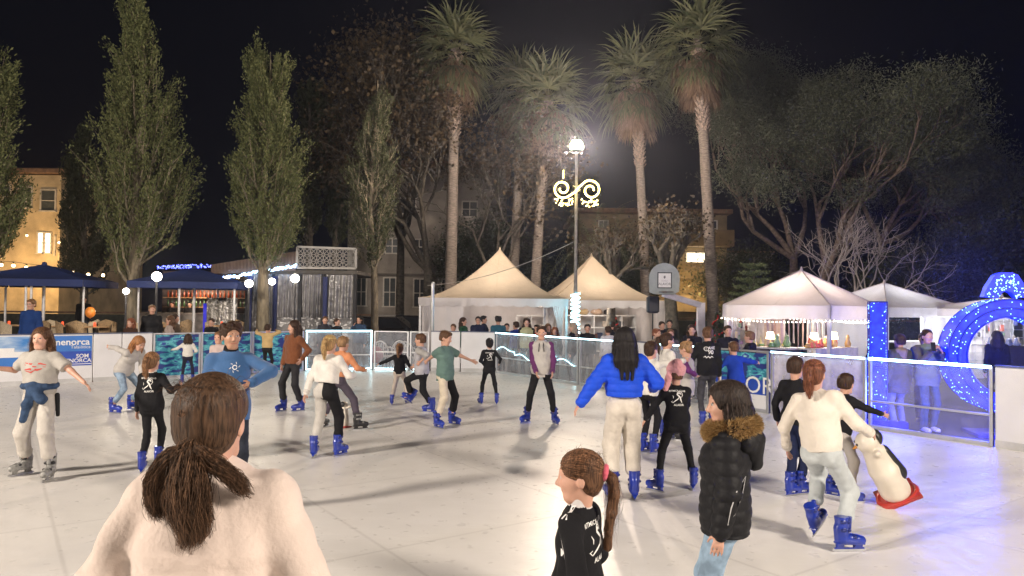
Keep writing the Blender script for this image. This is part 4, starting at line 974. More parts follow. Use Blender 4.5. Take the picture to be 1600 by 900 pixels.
flat_print(rt_,[shift(textmesh('Talaiòtica',.10),.28,.79)],0,0,WHP,'banner_script',-.028)
flat_print(rt_,[shift(textmesh('SOM',.12,True),.32,.59),shift(textmesh('MENORCA',.12,True),.2,.49),rect(-.08,.41,.5,.425)],0,0,WHP,'banner_slogan',-.028)
flat_print(rt_,[stroke([(-.42,.93),(-.40,.96),(-.36,.97),(-.33,.94),(-.36,.91),(-.41,.92)],.012)],0,0,WHP,'banner_logo',-.028)
panel(147,192,'white','plain white board behind the bending girl, left half'); panel(192,240,'white','plain white board behind the bending girl, right half')
for x0,x1,lb in((240,315,'board with turquoise aerial sea photo, behind the small girl in white'),(315,395,'board with turquoise aerial sea photo, behind the curly haired boy'),(395,476,'board with turquoise aerial sea photo, behind the brown sweater')):
    panel(x0,x1,'print',lb,rail=0,sheet=AER)
panel(478,583,'glass','clear panel framed all round by white light strips','tTsb')
panel(585,640,'glass','clear gate panel before the white plastic chairs, left one','b',rail=.5); panel(641,672,'glass','clear gate panel before the white plastic chairs, right narrow one','b',rail=.5)
panel(674,720,'white','white board behind the teal shirt boy'); panel(721,774,'white','white board behind the small club skater')
panel(776,840,'glass','clear lit panel behind the purple sleeved boy, left side','tw'); panel(841,905,'glass','clear lit panel behind the purple sleeved boy, right side','tw'); panel(906,968,'glass','clear lit panel left of the long haired girl','t')
panel(970,1030,'white','white board behind the long haired girl'); panel(1032,1110,'glass','clear panel behind the laughing group','t')
rt_,L,a,b=panel(1112,1203,'print','board with blue town print reading the end of the town name',rail=0,sheet=AER)
flat_print(rt_,[rect(-L/2+.05,.30,L/2-.05,.56)],0,0,BLU,'dark_band',-.018); flat_print(rt_,[shift(textmesh('ALAIOR',.42),0,.45)],0,0,WHP,'town_name',-.024)
flat_print(rt_,[rect(-L/2+.05,.05,L/2-.05,.30)],0,0,WH,'white_base',-.018)
panel(1205,1354,'glass','hazy clear panel left of the blue letter, lit along its top','t',sheet=ACRH)
panel(1357,1552,'glass','clear panel glowing blue in front of the phone woman','tT',sheet=ACRM)
panel(1554,1700,'white','plain white board at the far right'); panel(1702,1900,'white','plain white board beyond the right edge')
# ================================================================ buildings
def stucco(n,c): return pm(n,c,.9,var=.22,scale=1.3,bump=.3,bscale=20)
GLD=pm('glass_dark',(.015,.018,.025),.4,var=.2); WIN=emit('window_warm',(1,.72,.32),2.2); WINW=emit('window_white',(1,.85,.62),3.0); FRM=pm('frame_white',(.55,.52,.48),.6); SHUT=pm('shutter_dark',(.05,.06,.065),.7,var=.2,scale=3)
def window(root,px0,py0,px1,py1,Y,kind='dark',dep=.12,M=None,bars=1):
    a=P(px0,py1,Y);b=P(px1,py0,Y); w=b.x-a.x; h=b.z-a.z; cx=(a.x+b.x)/2-root.location.x; cz=(a.z+b.z)/2-root.location.z; y=Y-root.location.y
    m=MB(); f=.07
    m.box((cx,y-.03,cz+h/2),(w+f,.10,f)); m.box((cx,y-.05,cz-h/2),(w+f*2,.16,f))
    for s in(-1,1): m.box((cx+s*w/2,y-.03,cz),(f,.098,h))
    for k in range(bars): m.box((cx-w/2+w*(k+1)/(bars+1),y-.02,cz),(.05,.05,h-.02))
    m.box((cx,y-.021,cz),(w-.03,.045,.045))
    o=m.build('window',FRM,root); m=MB(); m.box((cx,y-.008,cz),(w-.02,.012,h-.02)); m.build('pane',{'dark':GLD,'warm':WIN,'white':WINW,'shut':SHUT}[kind],o)
def block(name,label,px0,px1,pyt,Y,depth,m_,roofh=.3,cat='building',over=.3):
    a=P(px0,pyt,Y);b=P(px1,pyt,Y); root=empty(name,((a.x+b.x)/2,Y,GZ),0,label,cat); H=(a.z+b.z)/2-GZ; w=b.x-a.x
    m=MB(); m.box((0,depth/2+.002,H/2-.05),(w,depth,H+.1)); m.build('wall',m_,root)
    m=MB(); m.box((0,depth/2,H+.1+roofh/2-.05),(w+over*2,depth+over*2,roofh),bev=.05); m.build('roof',pm('roof_tile',(.2,.12,.08),.85,var=.3,scale=4),root)
    return root
h=block('town_house','yellow lit house with tall windows at the far left',-260,96,272,40,9,stucco('stucco_cream',(.50,.40,.26)))
for w in((32,292,40,324,'dark'),(42,293,51,325,'dark'),(64,297,88,330,'shut'),(59,363,69,396,'white'),(70,364,81,396,'white'),(5,290,18,324,'shut'),(-20,290,-6,324,'dark')): window(h,*w[:4],40,w[4],bars=0)
m=MB(); a=P(84,368,40);b=P(89,400,40); m.box(((a.x+b.x)/2-h.location.x,-.05,(a.z+b.z)/2-GZ),(.1,.06,a.z-b.z)); m.build('shutter',FRM,h)
g=block('stucco_house','weathered grey white house behind the plane tree',545,790,262,41,10,stucco('stucco_grey',(.30,.275,.25)))
for w in((556,434,573,478,'shut'),(599,434,619,479,'shut'),(646,436,666,480,'dark'),(602,373,624,396,'dark'),(648,374,662,398,'dark'),(729,376,745,402,'dark'),(692,376,702,398,'dark'),(613,310,635,334,'dark'),(640,311,650,335,'dark'),(722,315,746,339,'dark'),(690,436,712,462,'dark')): window(g,*w[:4],41,w[4],bars=1)
m=MB(); a=P(545,429,41);b=P(790,431,41); m.box((0,-.08,(a.z+b.z)/2-GZ),(b.x-a.x,.16,.14)); m.build('cornice',pm('cornice',(.12,.11,.10),.8),g)
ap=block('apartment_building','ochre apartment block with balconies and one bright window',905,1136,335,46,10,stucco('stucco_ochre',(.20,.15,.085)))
for w in((932,390,946,440,'dark'),(952,388,980,432,'shut'),(1072,395,1108,417,'white'),(1012,392,1030,416,'dark'),(1040,392,1060,416,'dark'),(1066,462,1078,476,'warm'),(1080,463,1094,477,'shut'),(1097,463,1110,477,'warm'),(975,455,990,470,'warm'),(1005,455,1020,472,'dark'),(935,345,950,372,'dark'),(1000,345,1020,370,'dark'),(1060,345,1085,370,'dark'),(1103,345,1120,370,'dark')): window(ap,*w[:4],46,w[4],bars=1)
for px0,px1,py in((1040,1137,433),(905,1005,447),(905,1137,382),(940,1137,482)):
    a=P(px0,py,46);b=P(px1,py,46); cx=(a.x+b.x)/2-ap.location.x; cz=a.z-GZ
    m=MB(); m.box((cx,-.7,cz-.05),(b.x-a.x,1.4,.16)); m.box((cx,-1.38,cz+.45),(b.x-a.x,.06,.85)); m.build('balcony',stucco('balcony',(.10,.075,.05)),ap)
w_=block('garden_wall','plain concrete wall right of the apartment block',1137,1210,396,47,.4,stucco('concrete',(.22,.20,.18)),roofh=.12,cat='wall',over=.04)
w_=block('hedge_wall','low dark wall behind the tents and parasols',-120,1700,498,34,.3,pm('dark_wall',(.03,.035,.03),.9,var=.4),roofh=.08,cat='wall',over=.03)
# cars parked in the gap
def car(px,Y,label,col):
    c=gb(px,Y); root=empty('parked_car',c,0,label,'car','cars parked behind the boards'); m=MB()
    prof=[(-2.1,.3),(2.1,.3),(2.15,.75),(1.5,.95),(.9,1.42),(-.9,1.45),(-1.6,.98),(-2.15,.8)]
    m.prism(prof,Matrix.Identity(4),1.65); m.build('body',pm('car'+label[:5],col,.25,.3,.05,coat=.7),root)
    for s in(-1,1):
      m=MB(); m.prism([(.2,1.0),(1.2,1.0),(.82,1.34),(.2,1.36)],Matrix.Translation((0,s*.80,0)),.06); m.prism([(-1.4,1.0),(.1,1.0),(.1,1.36),(-.85,1.37)],Matrix.Translation((0,s*.80,0)),.06)
      m.build('side_windows',GLD,root)
    for x in(-1.3,1.3):
        for s in(-1,1):
            m=MB(); m.tube([(x,s*.70,.33),(x,s*.88,.33)],.33,16); m.build('wheel',BLKB,root)
car(628,34,'white car parked behind the slim tree',(.5,.5,.5)); car(590,30,'dark car parked left of the white tent',(.03,.03,.035)); car(655,33.5,'dark red car nose beside the tent',(.06,.01,.012))
# ================================================================ tents and stalls
def canvas(n,c,tr=.25):
    def f(nt,b):
        noisecol(nt,b,mul(c,.84),mul(c,1.04),scale=1.3,bump=.8,bscale=2.2,bdist=.06); b.inputs['Roughness'].default_value=.75
        t=nd(nt,'BsdfTranslucent'); t.inputs[0].default_value=(*c,1); m=nd(nt,'MixShader'); m.inputs[0].default_value=tr
        o=nt.nodes['Material Output']; nt.links.new(b.outputs[0],m.inputs[1]); nt.links.new(t.outputs[0],m.inputs[2]); nt.links.new(m.outputs[0],o.inputs[0])
    return mat(n,f)
CREAM=canvas('canvas_cream',(.62,.52,.40)); CWHITE=canvas('canvas_white',(.68,.65,.66)); GAZ=canvas('canvas_gazebo',(.55,.50,.49)); NAVY=canvas('canvas_navy',(.012,.028,.13),.1)
POLE=pm('pole_white',(.6,.6,.62),.4,.2,.1)
def cloth(mb,a,b,c,d,nx,nz,amp,fr,mi=0,scal=0,th=0):
    """hanging cloth between top edge a-b and bottom edge d-c with folds"""
    a,b,c,d=map(Vector,(a,b,c,d)); n=(b-a).cross(d-a).normalized(); V=[];F=[]
    for i in range(nx+1):
        for j in range(nz+1):
            u=i/nx; v=j/nz; p=a.lerp(b,u).lerp(d.lerp(c,u),v)+n*amp*math.sin(u*fr*6.283+v*1.3)*(.3+.7*v)
            if scal and j==nz: p=p+(a-d).normalized()*scal*abs(math.sin(u*PI*fr))**.7*-1+(a-d).normalized()*scal
            V.append(p)
    for i in range(nx):
        for j in range(nz): k=i*(nz+1)+j; F.append((k,k+1,k+nz+2,k+nz+1))
    mb.add(V,F,mi,True)
def tent(c,yaw,w,eave,peak,label,concave=1.7,roofm=CREAM,wallm=CWHITE,walls='blr',name='party_tent',val=.28,scal=.07,flatpk=0,group='white tents and gazebos',curt=True,roofc=None):
    root=empty(name,c,yaw,label,'tent',group); h=w/2; N=16
    m=MB()
    for s in range(4):
        Mz=Matrix.Rotation(s*PI/2,3,'Z'); V=[];F=[]
        for j in range(N+1):
            t=j/N; r=1-t; z=eave+(peak-eave)*(1-r)**concave
            if flatpk: z=eave+(peak-eave)*t
            for i in range(N+1):
                u=2*i/N-1; sag=.05*(1-u*u)*math.sin(PI*t)*(1 if concave>1 else .6); V.append(Mz@Vector((u*h*r,-h*r,z-sag)))
        for j in range(N):
            for i in range(N): k=j*(N+1)+i; F.append((k,k+1,k+N+2,k+N+1))
        m.add(V,F,0,True)
    for s in range(4):
        Mz=Matrix.Rotation(s*PI/2,3,'Z'); m.tube([Mz@Vector((h*(1-t)+.004,-h*(1-t)-.004,(eave+(peak-eave)*(t if flatpk else t**concave))+.006)) for t in np.linspace(0,1,12)],.014,5)
        m.tube([Mz@Vector((0,-h*(1-t)-.004,(eave+(peak-eave)*(t if flatpk else t**concave))+.004-.05*math.sin(PI*t))) for t in np.linspace(0,1,12)],.006,4)
    m.tube([(0,0,peak-.02),(0,0,peak+.10)],[.05,.015],8)
    m.build('roof',roofm,root)
    m=MB()
    for s in range(4):
        Mz=Matrix.Rotation(s*PI/2,3,'Z'); cloth(m,Mz@Vector((-h-.004,-h-.012,eave+.01)),Mz@Vector((h+.004,-h-.012,eave+.01)),Mz@Vector((h+.004,-h-.03,eave-val)),Mz@Vector((-h-.004,-h-.03,eave-val)),96,3,.012,w*2.2,scal=scal)
    m.build('valance',wallm,root)
    for sx in(-1,1):
        for sy in(-1,1): m=MB(); m.box((sx*(h-.05),sy*(h-.05),eave/2),(.07,.07,eave)); m.build('post',POLE,root)
    for k in walls:
        m=MB()
        if k=='b': cloth(m,(-h+.1,h-.08,eave),(h-.1,h-.08,eave),(h-.1,h-.08,0),(-h+.1,h-.08,0),60,6,.03,7)
        if k=='l': cloth(m,(-h+.09,h-.1,eave),(-h+.09,-h+.1,eave),(-h+.09,-h+.1,0),(-h+.09,h-.1,0),60,6,.03,7)
        if k=='r': cloth(m,(h-.09,-h+.1,eave),(h-.09,h-.1,eave),(h-.09,h-.1,0),(h-.09,-h+.1,0),60,6,.03,7)
        if k=='f': cloth(m,(-h+.1,-h+.09,eave-.1),(-h+.1+w*.28,-h+.09,eave-.1),(-h+.1+w*.28,-h+.09,0),(-h+.1,-h+.09,0),40,6,.03,3)
        m.build('side_wall',wallm,root)
    if curt:
        for x0,x1,x2 in((-h+.12,-h+.55,-h+.2),(h-.12,-1*(-h+.55),h-.2)):
            m=MB(); cloth(m,(x0,-h+.05,eave-.05),(x1,-h+.05,eave-.05),(x2+(.1 if x2<0 else -.1),-h+.05,1.0),(x2,-h+.05,1.0),24,10,.035,5)
            cloth(m,(x2,-h+.05,1.0),(x2+(.1 if x2<0 else -.1),-h+.05,1.0),(x2+(.25 if x2<0 else -.25),-h+.05,0),(x2,-h+.05,0),24,6,.03,4)
            m.build('curtain',wallm,root)
    return root
T1=Vector((P(780,460,26.5).x,27.0,GZ)); T2=Vector((P(925,460,29).x,29.3,GZ))
tent(T1,R(-4),5.0,2.17,3.98,'large cream peaked tent left of the lamp post',walls='blf')
tent(T2,R(8),4.7,2.15,3.95,'cream peaked tent right of the lamp post, with shelves inside',walls='br')
G1=Vector((P(1268,480,17).x,17.6,GZ)); G2=Vector((P(1428,480,20).x,21.6,GZ))
tent(G1,R(42),2.6,2.02,2.86,'white gazebo stall full of lit goods left of the blue letter',1.0,GAZ,CWHITE,'b',name='gazebo',val=.30,scal=0,flatpk=1,curt=False)
tent(G2,R(20),3.0,2.0,2.72,'white gazebo right of the blue letter with bright inside',1.0,GAZ,CWHITE,'bl',name='gazebo',val=.26,scal=0,flatpk=1,curt=False)
G3=Vector((P(1598,480,19).x,19.8,GZ))
tent(G3,R(5),2.8,1.98,2.3,'white gazebo stall seen through the blue ring',1.0,GAZ,CWHITE,'b',name='gazebo',val=.2,scal=0,flatpk=1,curt=False)
WARM=(1,.80,.58); COOL=(.85,.9,1)
light('tent_lamp',T1+Vector((0,-.3,2.0)),170,(1,.86,.74),.25); light('tent_lamp',T2+Vector((0,-.3,2.0)),160,(1,.86,.74),.25)
light('stall_lamp',G1+Vector((0,0,1.85)),250,(1,.84,.72),.2); light('stall_lamp',G2+Vector((.2,0,1.7)),190,(.85,.92,1),.25); light('stall_lamp',G3+Vector((0,0,1.7)),170,(.95,.95,1),.25)
WOOD=pm('wood_light',(.36,.22,.11),.6,var=.3,scale=5,stretch=(1,6,1)); DK=pm('dark_stuff',(.02,.02,.025),.7,var=.4); WSH=pm('shelf_white',(.6,.6,.6),.5)
# shelf units with bags in the right tent, one in the left tent
def shelf(c,rz,w,label,group='open shelves in the tents'):
    root=empty('shelf_unit',c,rz,label,'shelf',group); m=MB(); H=1.55
    for z in(.06,.55,1.05,H): m.box((0,0,z),(w,.4,.04))
    m.build('shelf_board',WSH,root); m=MB(); n=int(w/.55)
    for i in range(n+1): m.box((-w/2+w*i/n,0,H/2),(.035,.39,H-.05))
    m.build('upright',WSH,root); return root
shelf(T2+Vector((.25,1.5,0)),R(8),3.6,'white cube shelf inside the right hand cream tent'); shelf(T1+Vector((1.5,1.7,0)),0,1.7,'white cube shelf at the back of the left cream tent')
rb=np.random.RandomState(5)
for i,(dx,cl) in enumerate(((-1.3,(.02,.02,.025)),(-.75,(.06,.06,.055)),(-.2,(.3,.22,.12)),(.35,(.35,.25,.18)),(.9,(.02,.018,.02)))):
    f=Field(.02); w=.2+.06*rb.rand(); f.ell((0,0,.12),[w,.14,.12],k=.03); f.ell((w*.4,0,.16),[w*.6,.12,.10],k=.05); f.disp=wrinkle(.02,14,i); V,Q,M=f.build(); o=npmesh('bag',V,Q,fabric(cl,'nylon')); 
    q=T2+Matrix.Rotation(R(8),3,'Z')@Vector((.25+dx,1.5,1.57)); o.location=q; tag(o,['black holdall lying on the shelf end','mesh grey kit bag on the shelf','tan backpack on the shelf','brown bag on the shelf beside the black coat','black coat heaped on the shelf'][i],'bag','bags on top of the shelf')
for i in range(14):
    z=[.08,.57,1.07][i%3]; x=-1.5+3.1*((i*5)%14)/14; m=MB(); hh=.2+.1*rb.rand(); m.box((0,0,hh/2),(.22,.25,hh),bev=.02); o=m.build('storage_box',pm('bx%d'%(i%5),[(.1,.04,.03),(.05,.05,.06),(.4,.35,.3),(.02,.03,.08),(.2,.05,.05)][i%5],.7,var=.3)); o.location=T2+Matrix.Rotation(R(8),3,'Z')@Vector((.25+x,1.46,z)); o.rotation_euler=(0,0,R(8)); tag(o,'small box of skates gear on a white shelf in the tent','box','boxes on the tent shelf')
def xmas(c,H,label,red=True):
    root=empty('christmas_tree',c,0,label,'christmas tree'); C=[];N=[]; rr=np.random.RandomState(int(H*100)); m=MB(); m.tube([(0,0,0),(0,0,H)],[.03,.008],6); m.build('trunk',BARKD,root)
    for i in range(5200):
        t=rr.rand()**.7; z=H*(.12+.86*(1-t)); r=H*.30*t*(.75+.25*abs(math.sin(z/H*22)))*rr.rand()**.35; a=rr.rand()*6.283; C.append((r*math.cos(a),r*math.sin(a),z)); N.append((math.cos(a),math.sin(a),-.1+rr.rand()*.4))
    V,F=leafmesh(np.array(C),np.array(N),.06,1,.22); npmesh('foliage',V,F,leafmat('fir',(.015,.035,.018),(.04,.08,.04)),smooth=False,parent=root)
    m=MB()
    for i in range(34): t=((i*7)%34+2)/36; z=H*(.12+.84*(1-t)); a=i*2.4; r=H*.29*t; m.ball((r*math.cos(a),r*math.sin(a),z),.035,6)
    o=m.build('baubles',pm('bauble_red',(.45,.02,.02),.2,coat=.6),root); o['kind']='stuff'
xmas(T2+Vector((1.05,.5,.7-.0)),.85,'small fir with red baubles on the table in the cream tent'); m=MB(); m.box((0,0,.68),(1.0,.6,.04)); 
for sx in(-1,1):
    for sy in(-1,1): m.box((sx*.45,sy*.25,.33),(.04,.04,.66))
o=m.build('table',WSH); o.location=T2+Vector((1.05,.5,0)); tag(o,'white table under the small fir in the cream tent','table')
xmas(gb(1120,24),1.85,'fir with big red bows behind the laughing group'); xmas(gb(1086,24.5),1.6,'smaller red decorated fir behind the black hoodie')
# goods in the lit gazebo stall
def hang(c,rz,w,label,cols):
    root=empty('clothes_rail',c,rz,label,'clothes rail','goods in the lit gazebo'); m=MB(); m.tube([(-w/2,0,0),(-w/2,0,1.75),(w/2,0,1.75),(w/2,0,0)],.014,6); m.build('rail_frame',ALU,root)
    for i in range(int(w/.11)):
        x=-w/2+.07+i*.11; L=.55+.4*((i*37)%10)/10; m=MB(); cloth(m,(x,-.18,1.68),(x+.03,.18,1.68),(x+.04,.2,1.68-L),(x,-.2,1.68-L),8,5,.015,1.5); m.build('garment',fabric(cols[i%len(cols)],'cotton'),root)
cl=[(.55,.5,.48),(.5,.42,.36),(.35,.3,.4),(.6,.56,.5),(.25,.2,.22),(.5,.36,.3)]
hang(G1+Vector((-.75,.1,0)),R(42),1.2,'rail of pale clothes at the left of the lit stall',cl); hang(G1+Vector((.35,.75,0)),R(-10),1.3,'rail of pale clothes at the back of the lit stall',cl)
def tablecloth_table(c,rz,w,label,col=(.6,.58,.56)):
    root=empty('stall_table',c,rz,label,'table','stall tables'); m=MB(); m.box((0,0,1.04),(w,.6,.03)); m.build('table_top',WSH,root)
    m=MB(); cloth(m,(-w/2,-.31,1.065),(w/2,-.31,1.065),(w/2,-.33,.1),(-w/2,-.33,.1),40,4,.02,6); cloth(m,(-w/2,.3,1.062),(w/2,.3,1.062),(w/2,-.31,1.062),(-w/2,-.31,1.062),4,4,0,1); m.build('cloth',fabric(col,'cotton'),root)
tablecloth_table(G1+Vector((.35,-.55,0)),R(30),1.5,'stall table with lamps and figures in the lit gazebo'); tablecloth_table(G1+Vector((-.85,-.45,0)),R(42+90),1.1,'side table in the lit gazebo stall')
tablecloth_table(G3+Vector((0,-.9,0)),0,2.4,'dark draped counter seen through the blue ring',(.03,.03,.04)); tablecloth_table(G2+Vector((.3,-.8,0)),R(20),1.6,'white draped table in the bright gazebo')
def tlamp(c,label):
    root=empty('table_lamp',c,0,label,'lamp','little lamps on the stall tables'); m=MB(); m.lathe([(.07,0),(.07,.015),(.012,.03),(.012,.2)],n=12); m.build('lamp_base',WOOD,root); m=MB(); m.lathe([(.10,.18),(.07,.34)],n=14); m.build('lamp_shade',emit('shade',(1,.8,.55),7,(.6,.5,.4)),root)
for k,(dx,dy,lb) in enumerate(((-.95,-.6,'small glowing lamp at the left of the stall table'),(.0,-.75,'small glowing lamp in the middle of the stall table'),(.62,-.35,'small glowing lamp at the right of the stall table'))): tlamp(G1+Vector((dx,dy,1.07)),lb)
items=[(.5,.3,.1),(.6,.55,.5),(.1,.2,.1),(.5,.08,.06),(.2,.25,.5),(.7,.6,.3)]
for i in range(54):
    T=[(G1+Vector((.35,-.55,1.068)),R(30),.65),(G3+Vector((0,-.9,1.068)),0,1.1),(G1+Vector((-.85,-.45,1.068)),R(132),.45)][i%3]; x=(rb.rand()*2-1)*T[2]; p=T[0]+Matrix.Rotation(T[1],3,'Z')@Vector((x,.18*(rb.rand()*2-1),0)); s=.05+.05*rb.rand(); hh=.1+.2*rb.rand()
    m=MB(); m.lathe([(0,0),(s*.8,0),(s,hh*.3),(s*.5,hh*.6),(s*.6,hh*.75),(s*.3,hh*.95),(0,hh)],n=10); o=m.build('ornament',pm('item%d'%(i%6),items[i%6],.35,var=.3)); o.location=p; tag(o,['small trinket on the lit stall table','small trinket on the dark counter behind the blue ring','small trinket on the side table of the lit stall'][i%3],'ornament',['trinkets on the stall table','trinkets on the dark counter','trinkets on the side table'][i%3])
def display(c,rz,w,label,seed):
    root=empty('display_grid',c,rz,label,'display rack','goods in the lit gazebo'); m=MB(); r=np.random.RandomState(seed)
    for x in np.linspace(-w/2,w/2,9): m.tube([(x,0,.05),(x,0,1.85)],.008,4)
    for z in np.linspace(.3,1.85,8): m.tube([(-w/2,0,z),(w/2,0,z)],.008,4)
    m.build('wire_grid',ALU,root); pal=[(.35,.10,.08),(.10,.12,.3),(.5,.42,.3),(.06,.06,.07),(.2,.28,.2),(.55,.5,.5),(.3,.2,.35)]
    for i in range(20):
        x=(r.rand()-.5)*w*.95; z=.95+r.rand()*.8; a,b=.05+.09*r.rand(),.08+.16*r.rand(); q=MB(); q.box((x,-.05-.01*(i%5),z-b/2),(a,.05,b),bev=.015); q.tube([(x-a*.3,-.04,z-.01),(x,-.03,z+.06),(x+a*.3,-.04,z-.01)],.005,4); q.build('hanging_bag',fabric(pal[i%7],'cotton'),root)
display(G1+Matrix.Rotation(R(42),3,'Z')@Vector((-.55,1.12,0)),R(42),1.3,'wire rack of little bags at the back left of the lit stall',1); display(G1+Matrix.Rotation(R(42),3,'Z')@Vector((.75,1.12,0)),R(42),1.1,'wire rack of little bags at the back right of the lit stall',2)
display(G3+Vector((.3,1.2,0)),0,2.2,'wire rack of bags seen through the blue ring',3); display(G2+Matrix.Rotation(R(20),3,'Z')@Vector((.7,1.25,0)),R(20),1.2,'wire rack of bags in the bright gazebo behind the phone woman',4)
# string of tiny bulbs under the gazebo edge
def fairy(pts,label,sag=.1,n=26,col=(1,.85,.6),st=25,r=.012,cat='light string',group=None):
    root=empty('light_string',pts[0],0,label,cat,group); o=Vector(pts[0]); m=MB(); b=MB()
    for a,c in zip(pts[:-1],pts[1:]):
        a=Vector(a)-o;c=Vector(c)-o; pp=[a.lerp(c,t)+Vector((0,0,-sag*4*t*(1-t))) for t in np.linspace(0,1,n)]; m.tube(pp,.004,4)
        for q in pp: b.ball(q+Vector((0,-.01,-r)),r,6)
    m.build('cord',DK,root); q=b.build('bulbs',emit('bulb%s%s'%(col,st),col,st),root); q['kind']='stuff'
Rz=Matrix.Rotation(R(42),3,'Z'); cs=[G1+Rz@Vector((x,y,1.72)) for x,y in((-1.35,-1.4),(1.35,-1.4),(1.35,1.35))]; cs.insert(0,G1+Rz@Vector((-1.38,1.3,1.72)))
fairy(cs,'tiny warm bulbs strung under the lit gazebo edge',.06,30,(1,.9,.75),18)
# ================================================================ street lamp, wire, board hoop, speaker
Lm=P(901,232,23.5); LB=Vector((Lm.x,Lm.y,GZ)); lr=empty('street_lamp',LB,0,'tall street lamp shining between the cream tents','street lamp')
hL=Lm.z-GZ; m=MB(); m.tube([(0,0,0),(0,0,.9),(0,0,.92),(0,0,hL-.1)],[.10,.09,.06,.045],12); m.build('pole',pm('galvanised',(.42,.40,.38),.5,.5,.15,scale=12),lr)
m=MB(); m.lathe([(.05,hL-.14),(.20,hL-.08),(.24,hL-.06)],n=20); m.lathe([(.15,hL+.24),(.1,hL+.28),(0,hL+.30)],n=20); m.build('lamp_cap',DK,lr)
m=MB(); m.ball((0,0,hL+.06),.21,18,sc=(1,1,.9)); m.build('lamp_globe',emit('lamp_glow',(1,.80,.62),2700),lr)

o=empty('light_ornament',P(901,296,23.4),0,'glowing yellow double spiral hung on the lamp post','light ornament'); s=23.4/FPX; m=MB()
def sp(cx,cy,r0,a0,turns,sgn):
    return [(cx+(r0*(1-.72*t))*math.cos(a0+sgn*turns*2*PI*t),cy+(r0*(1-.72*t))*math.sin(a0+sgn*turns*2*PI*t)) for t in np.linspace(0,1,34)]
pL=[(-22,2),(-24,14)]; 
pts=[]
left=sp(-22,1,15,R(-60),1.35,-1); right=sp(22,-1,16,R(120),1.35,-1)
for poly in (left[::-1]+[(-2,-4),(4,4)]+right,): m.tube([Vector((x*s,0,y*s)) for x,y in poly],.028,6)
m.build('spiral_tube',emit('spiral_glow',(1,.75,.22),14),o); m=MB(); rr=np.random.RandomState(4)
for i in range(70):
    x=rr.choice([-1,1])*(6+28*rr.rand()); y=-14-14*rr.rand()*(1-abs(abs(x)-20)/40); m.ball((x*s,.02,y*s),.022,5)
for i in range(8): m.ball((-21*s,0,(18+i*1.6)*s),.02,5)
q=m.build('hanging_bulbs',emit('bulbs_yellow',(1,.72,.25),12),o); q['kind']='stuff'; m=MB(); m.seg((-6*s,0,6*s),(0,.1,4*s),.02,.02); m.seg((6*s,0,0),(0,.1,-4*s),.02,.02); m.build('bracket',ALU,o)
# cyan lit wrap round the pole foot
m=MB(); pts=[]
for t in np.linspace(0,1,150): a=t*2*PI*9; pts.append(Vector((.125*math.cos(a),.125*math.sin(a),1.1+t*1.25)))
m.tube(pts,.024,6); o=m.build('led_rope',emit('rope_cyan',(.35,.85,1),16)); o.location=LB; tag(o,'cyan light rope wound round the lamp post','light rope')
light('rope_light',LB+Vector((0,-.35,1.8)),45,(.4,.85,1),.2)
m=MB(); a=P(668,446,26.5);b=P(896,378,23.5); pp=[a.lerp(b,t)+Vector((0,0,-.55*4*t*(1-t)*.5)) for t in np.linspace(0,1,24)]; m.tube([p-a for p in pp],.012,5); o=m.build('cable',pm('cable_pale',(.4,.38,.35),.6)); o.location=a; tag(o,'thin cable sagging from lamp post over the left tent','cable')
m=MB(); m.tube([(0,0,0),(0,0,P(676,443,22.5).z-GZ)],.055,10); m.ball((0,0,P(676,443,22.5).z-GZ),.06,8); o=m.build('metal_post',ALU); o.location=gb(676,22.5); tag(o,'bare steel post at the left tent corner','post')
Yh=21.5; hb=P(1038,437,Yh); hr_=empty('basketball_hoop',gb(1096,Yh+.6),0,'fan shaped basketball board on a bent white arm','basketball hoop'); o0=hr_.location
s=Yh/FPX; poly=[(-23,-20),(-18,-27) if False else (-15,-23),(15,-23),(23,-18),(24,2)]+[(24*math.cos(a),2+24*math.sin(a)) for a in np.linspace(.15,PI-.15,14)]+[(-24,2)]
m=MB(); m.prism([(x*s,z*s) for x,z in poly],Matrix.Translation(hb-o0),.05); bo=m.build('backboard',pm('board_grey',(.30,.34,.34),.5,var=.08),hr_)
def onb(sh,mt,nm,dy=-.03):
    m=MB()
    for V,F in sh: m.add([hb-o0+Vector((v.x,dy,v.y)) for v in V],F)
    return m.build(nm,mt,bo)
onb([rect(-11*s,-13.5*s,11.5*s,11.5*s)],DK,'square_frame',-.028); onb([rect(-9.5*s,-12*s,10*s,10*s)],WHP,'poster',-.032)
onb([shift(textmesh('ALAIOR',.105,False),0,-.13),shift(textmesh('AJUNTAMENT',.03),0,-.04),stroke([(-.02,.11),(.02,.11),(.02,.06),(0,.03),(-.02,.06),(-.02,.11)],.008),rect(-.012,.055,.012,.1)],pm('print_grey',(.12,.12,.13),.6),'poster_print',-.036)
a=hb-o0+Vector((0,.06,-.42)); 
m=MB(); e=P(1095,477,Yh+.6)-o0; g_=Vector((e.x,e.y,0)); m.seg(a,e,.17,.17,hint=(0,1,0)); m.seg(e+Vector((0,0,.08)),g_,.21,.2,hint=(0,1,0)); m.build('arm',pm('arm_white',(.6,.58,.72),.4),hr_)
m=MB(); q=hb-o0+Vector((0,-.27,-.36)); m.tube([q+Vector((.2*math.cos(t),.2*math.sin(t),0)) for t in np.linspace(0,2*PI,21)],.012,6); m.box(q+Vector((0,.235,0)),(.12,.08,.05)); m.build('rim',pm('rim_orange',(.10,.08,.08),.4),hr_)
sp_=empty('loudspeaker_stand',gb(1020,22.5),0,'black tripod stand under the loudspeaker by the tent','stand'); m=MB(); m.tube([(0,0,0),(0,0,1.75)],.02,8); m.build('pole',DK,sp_); 
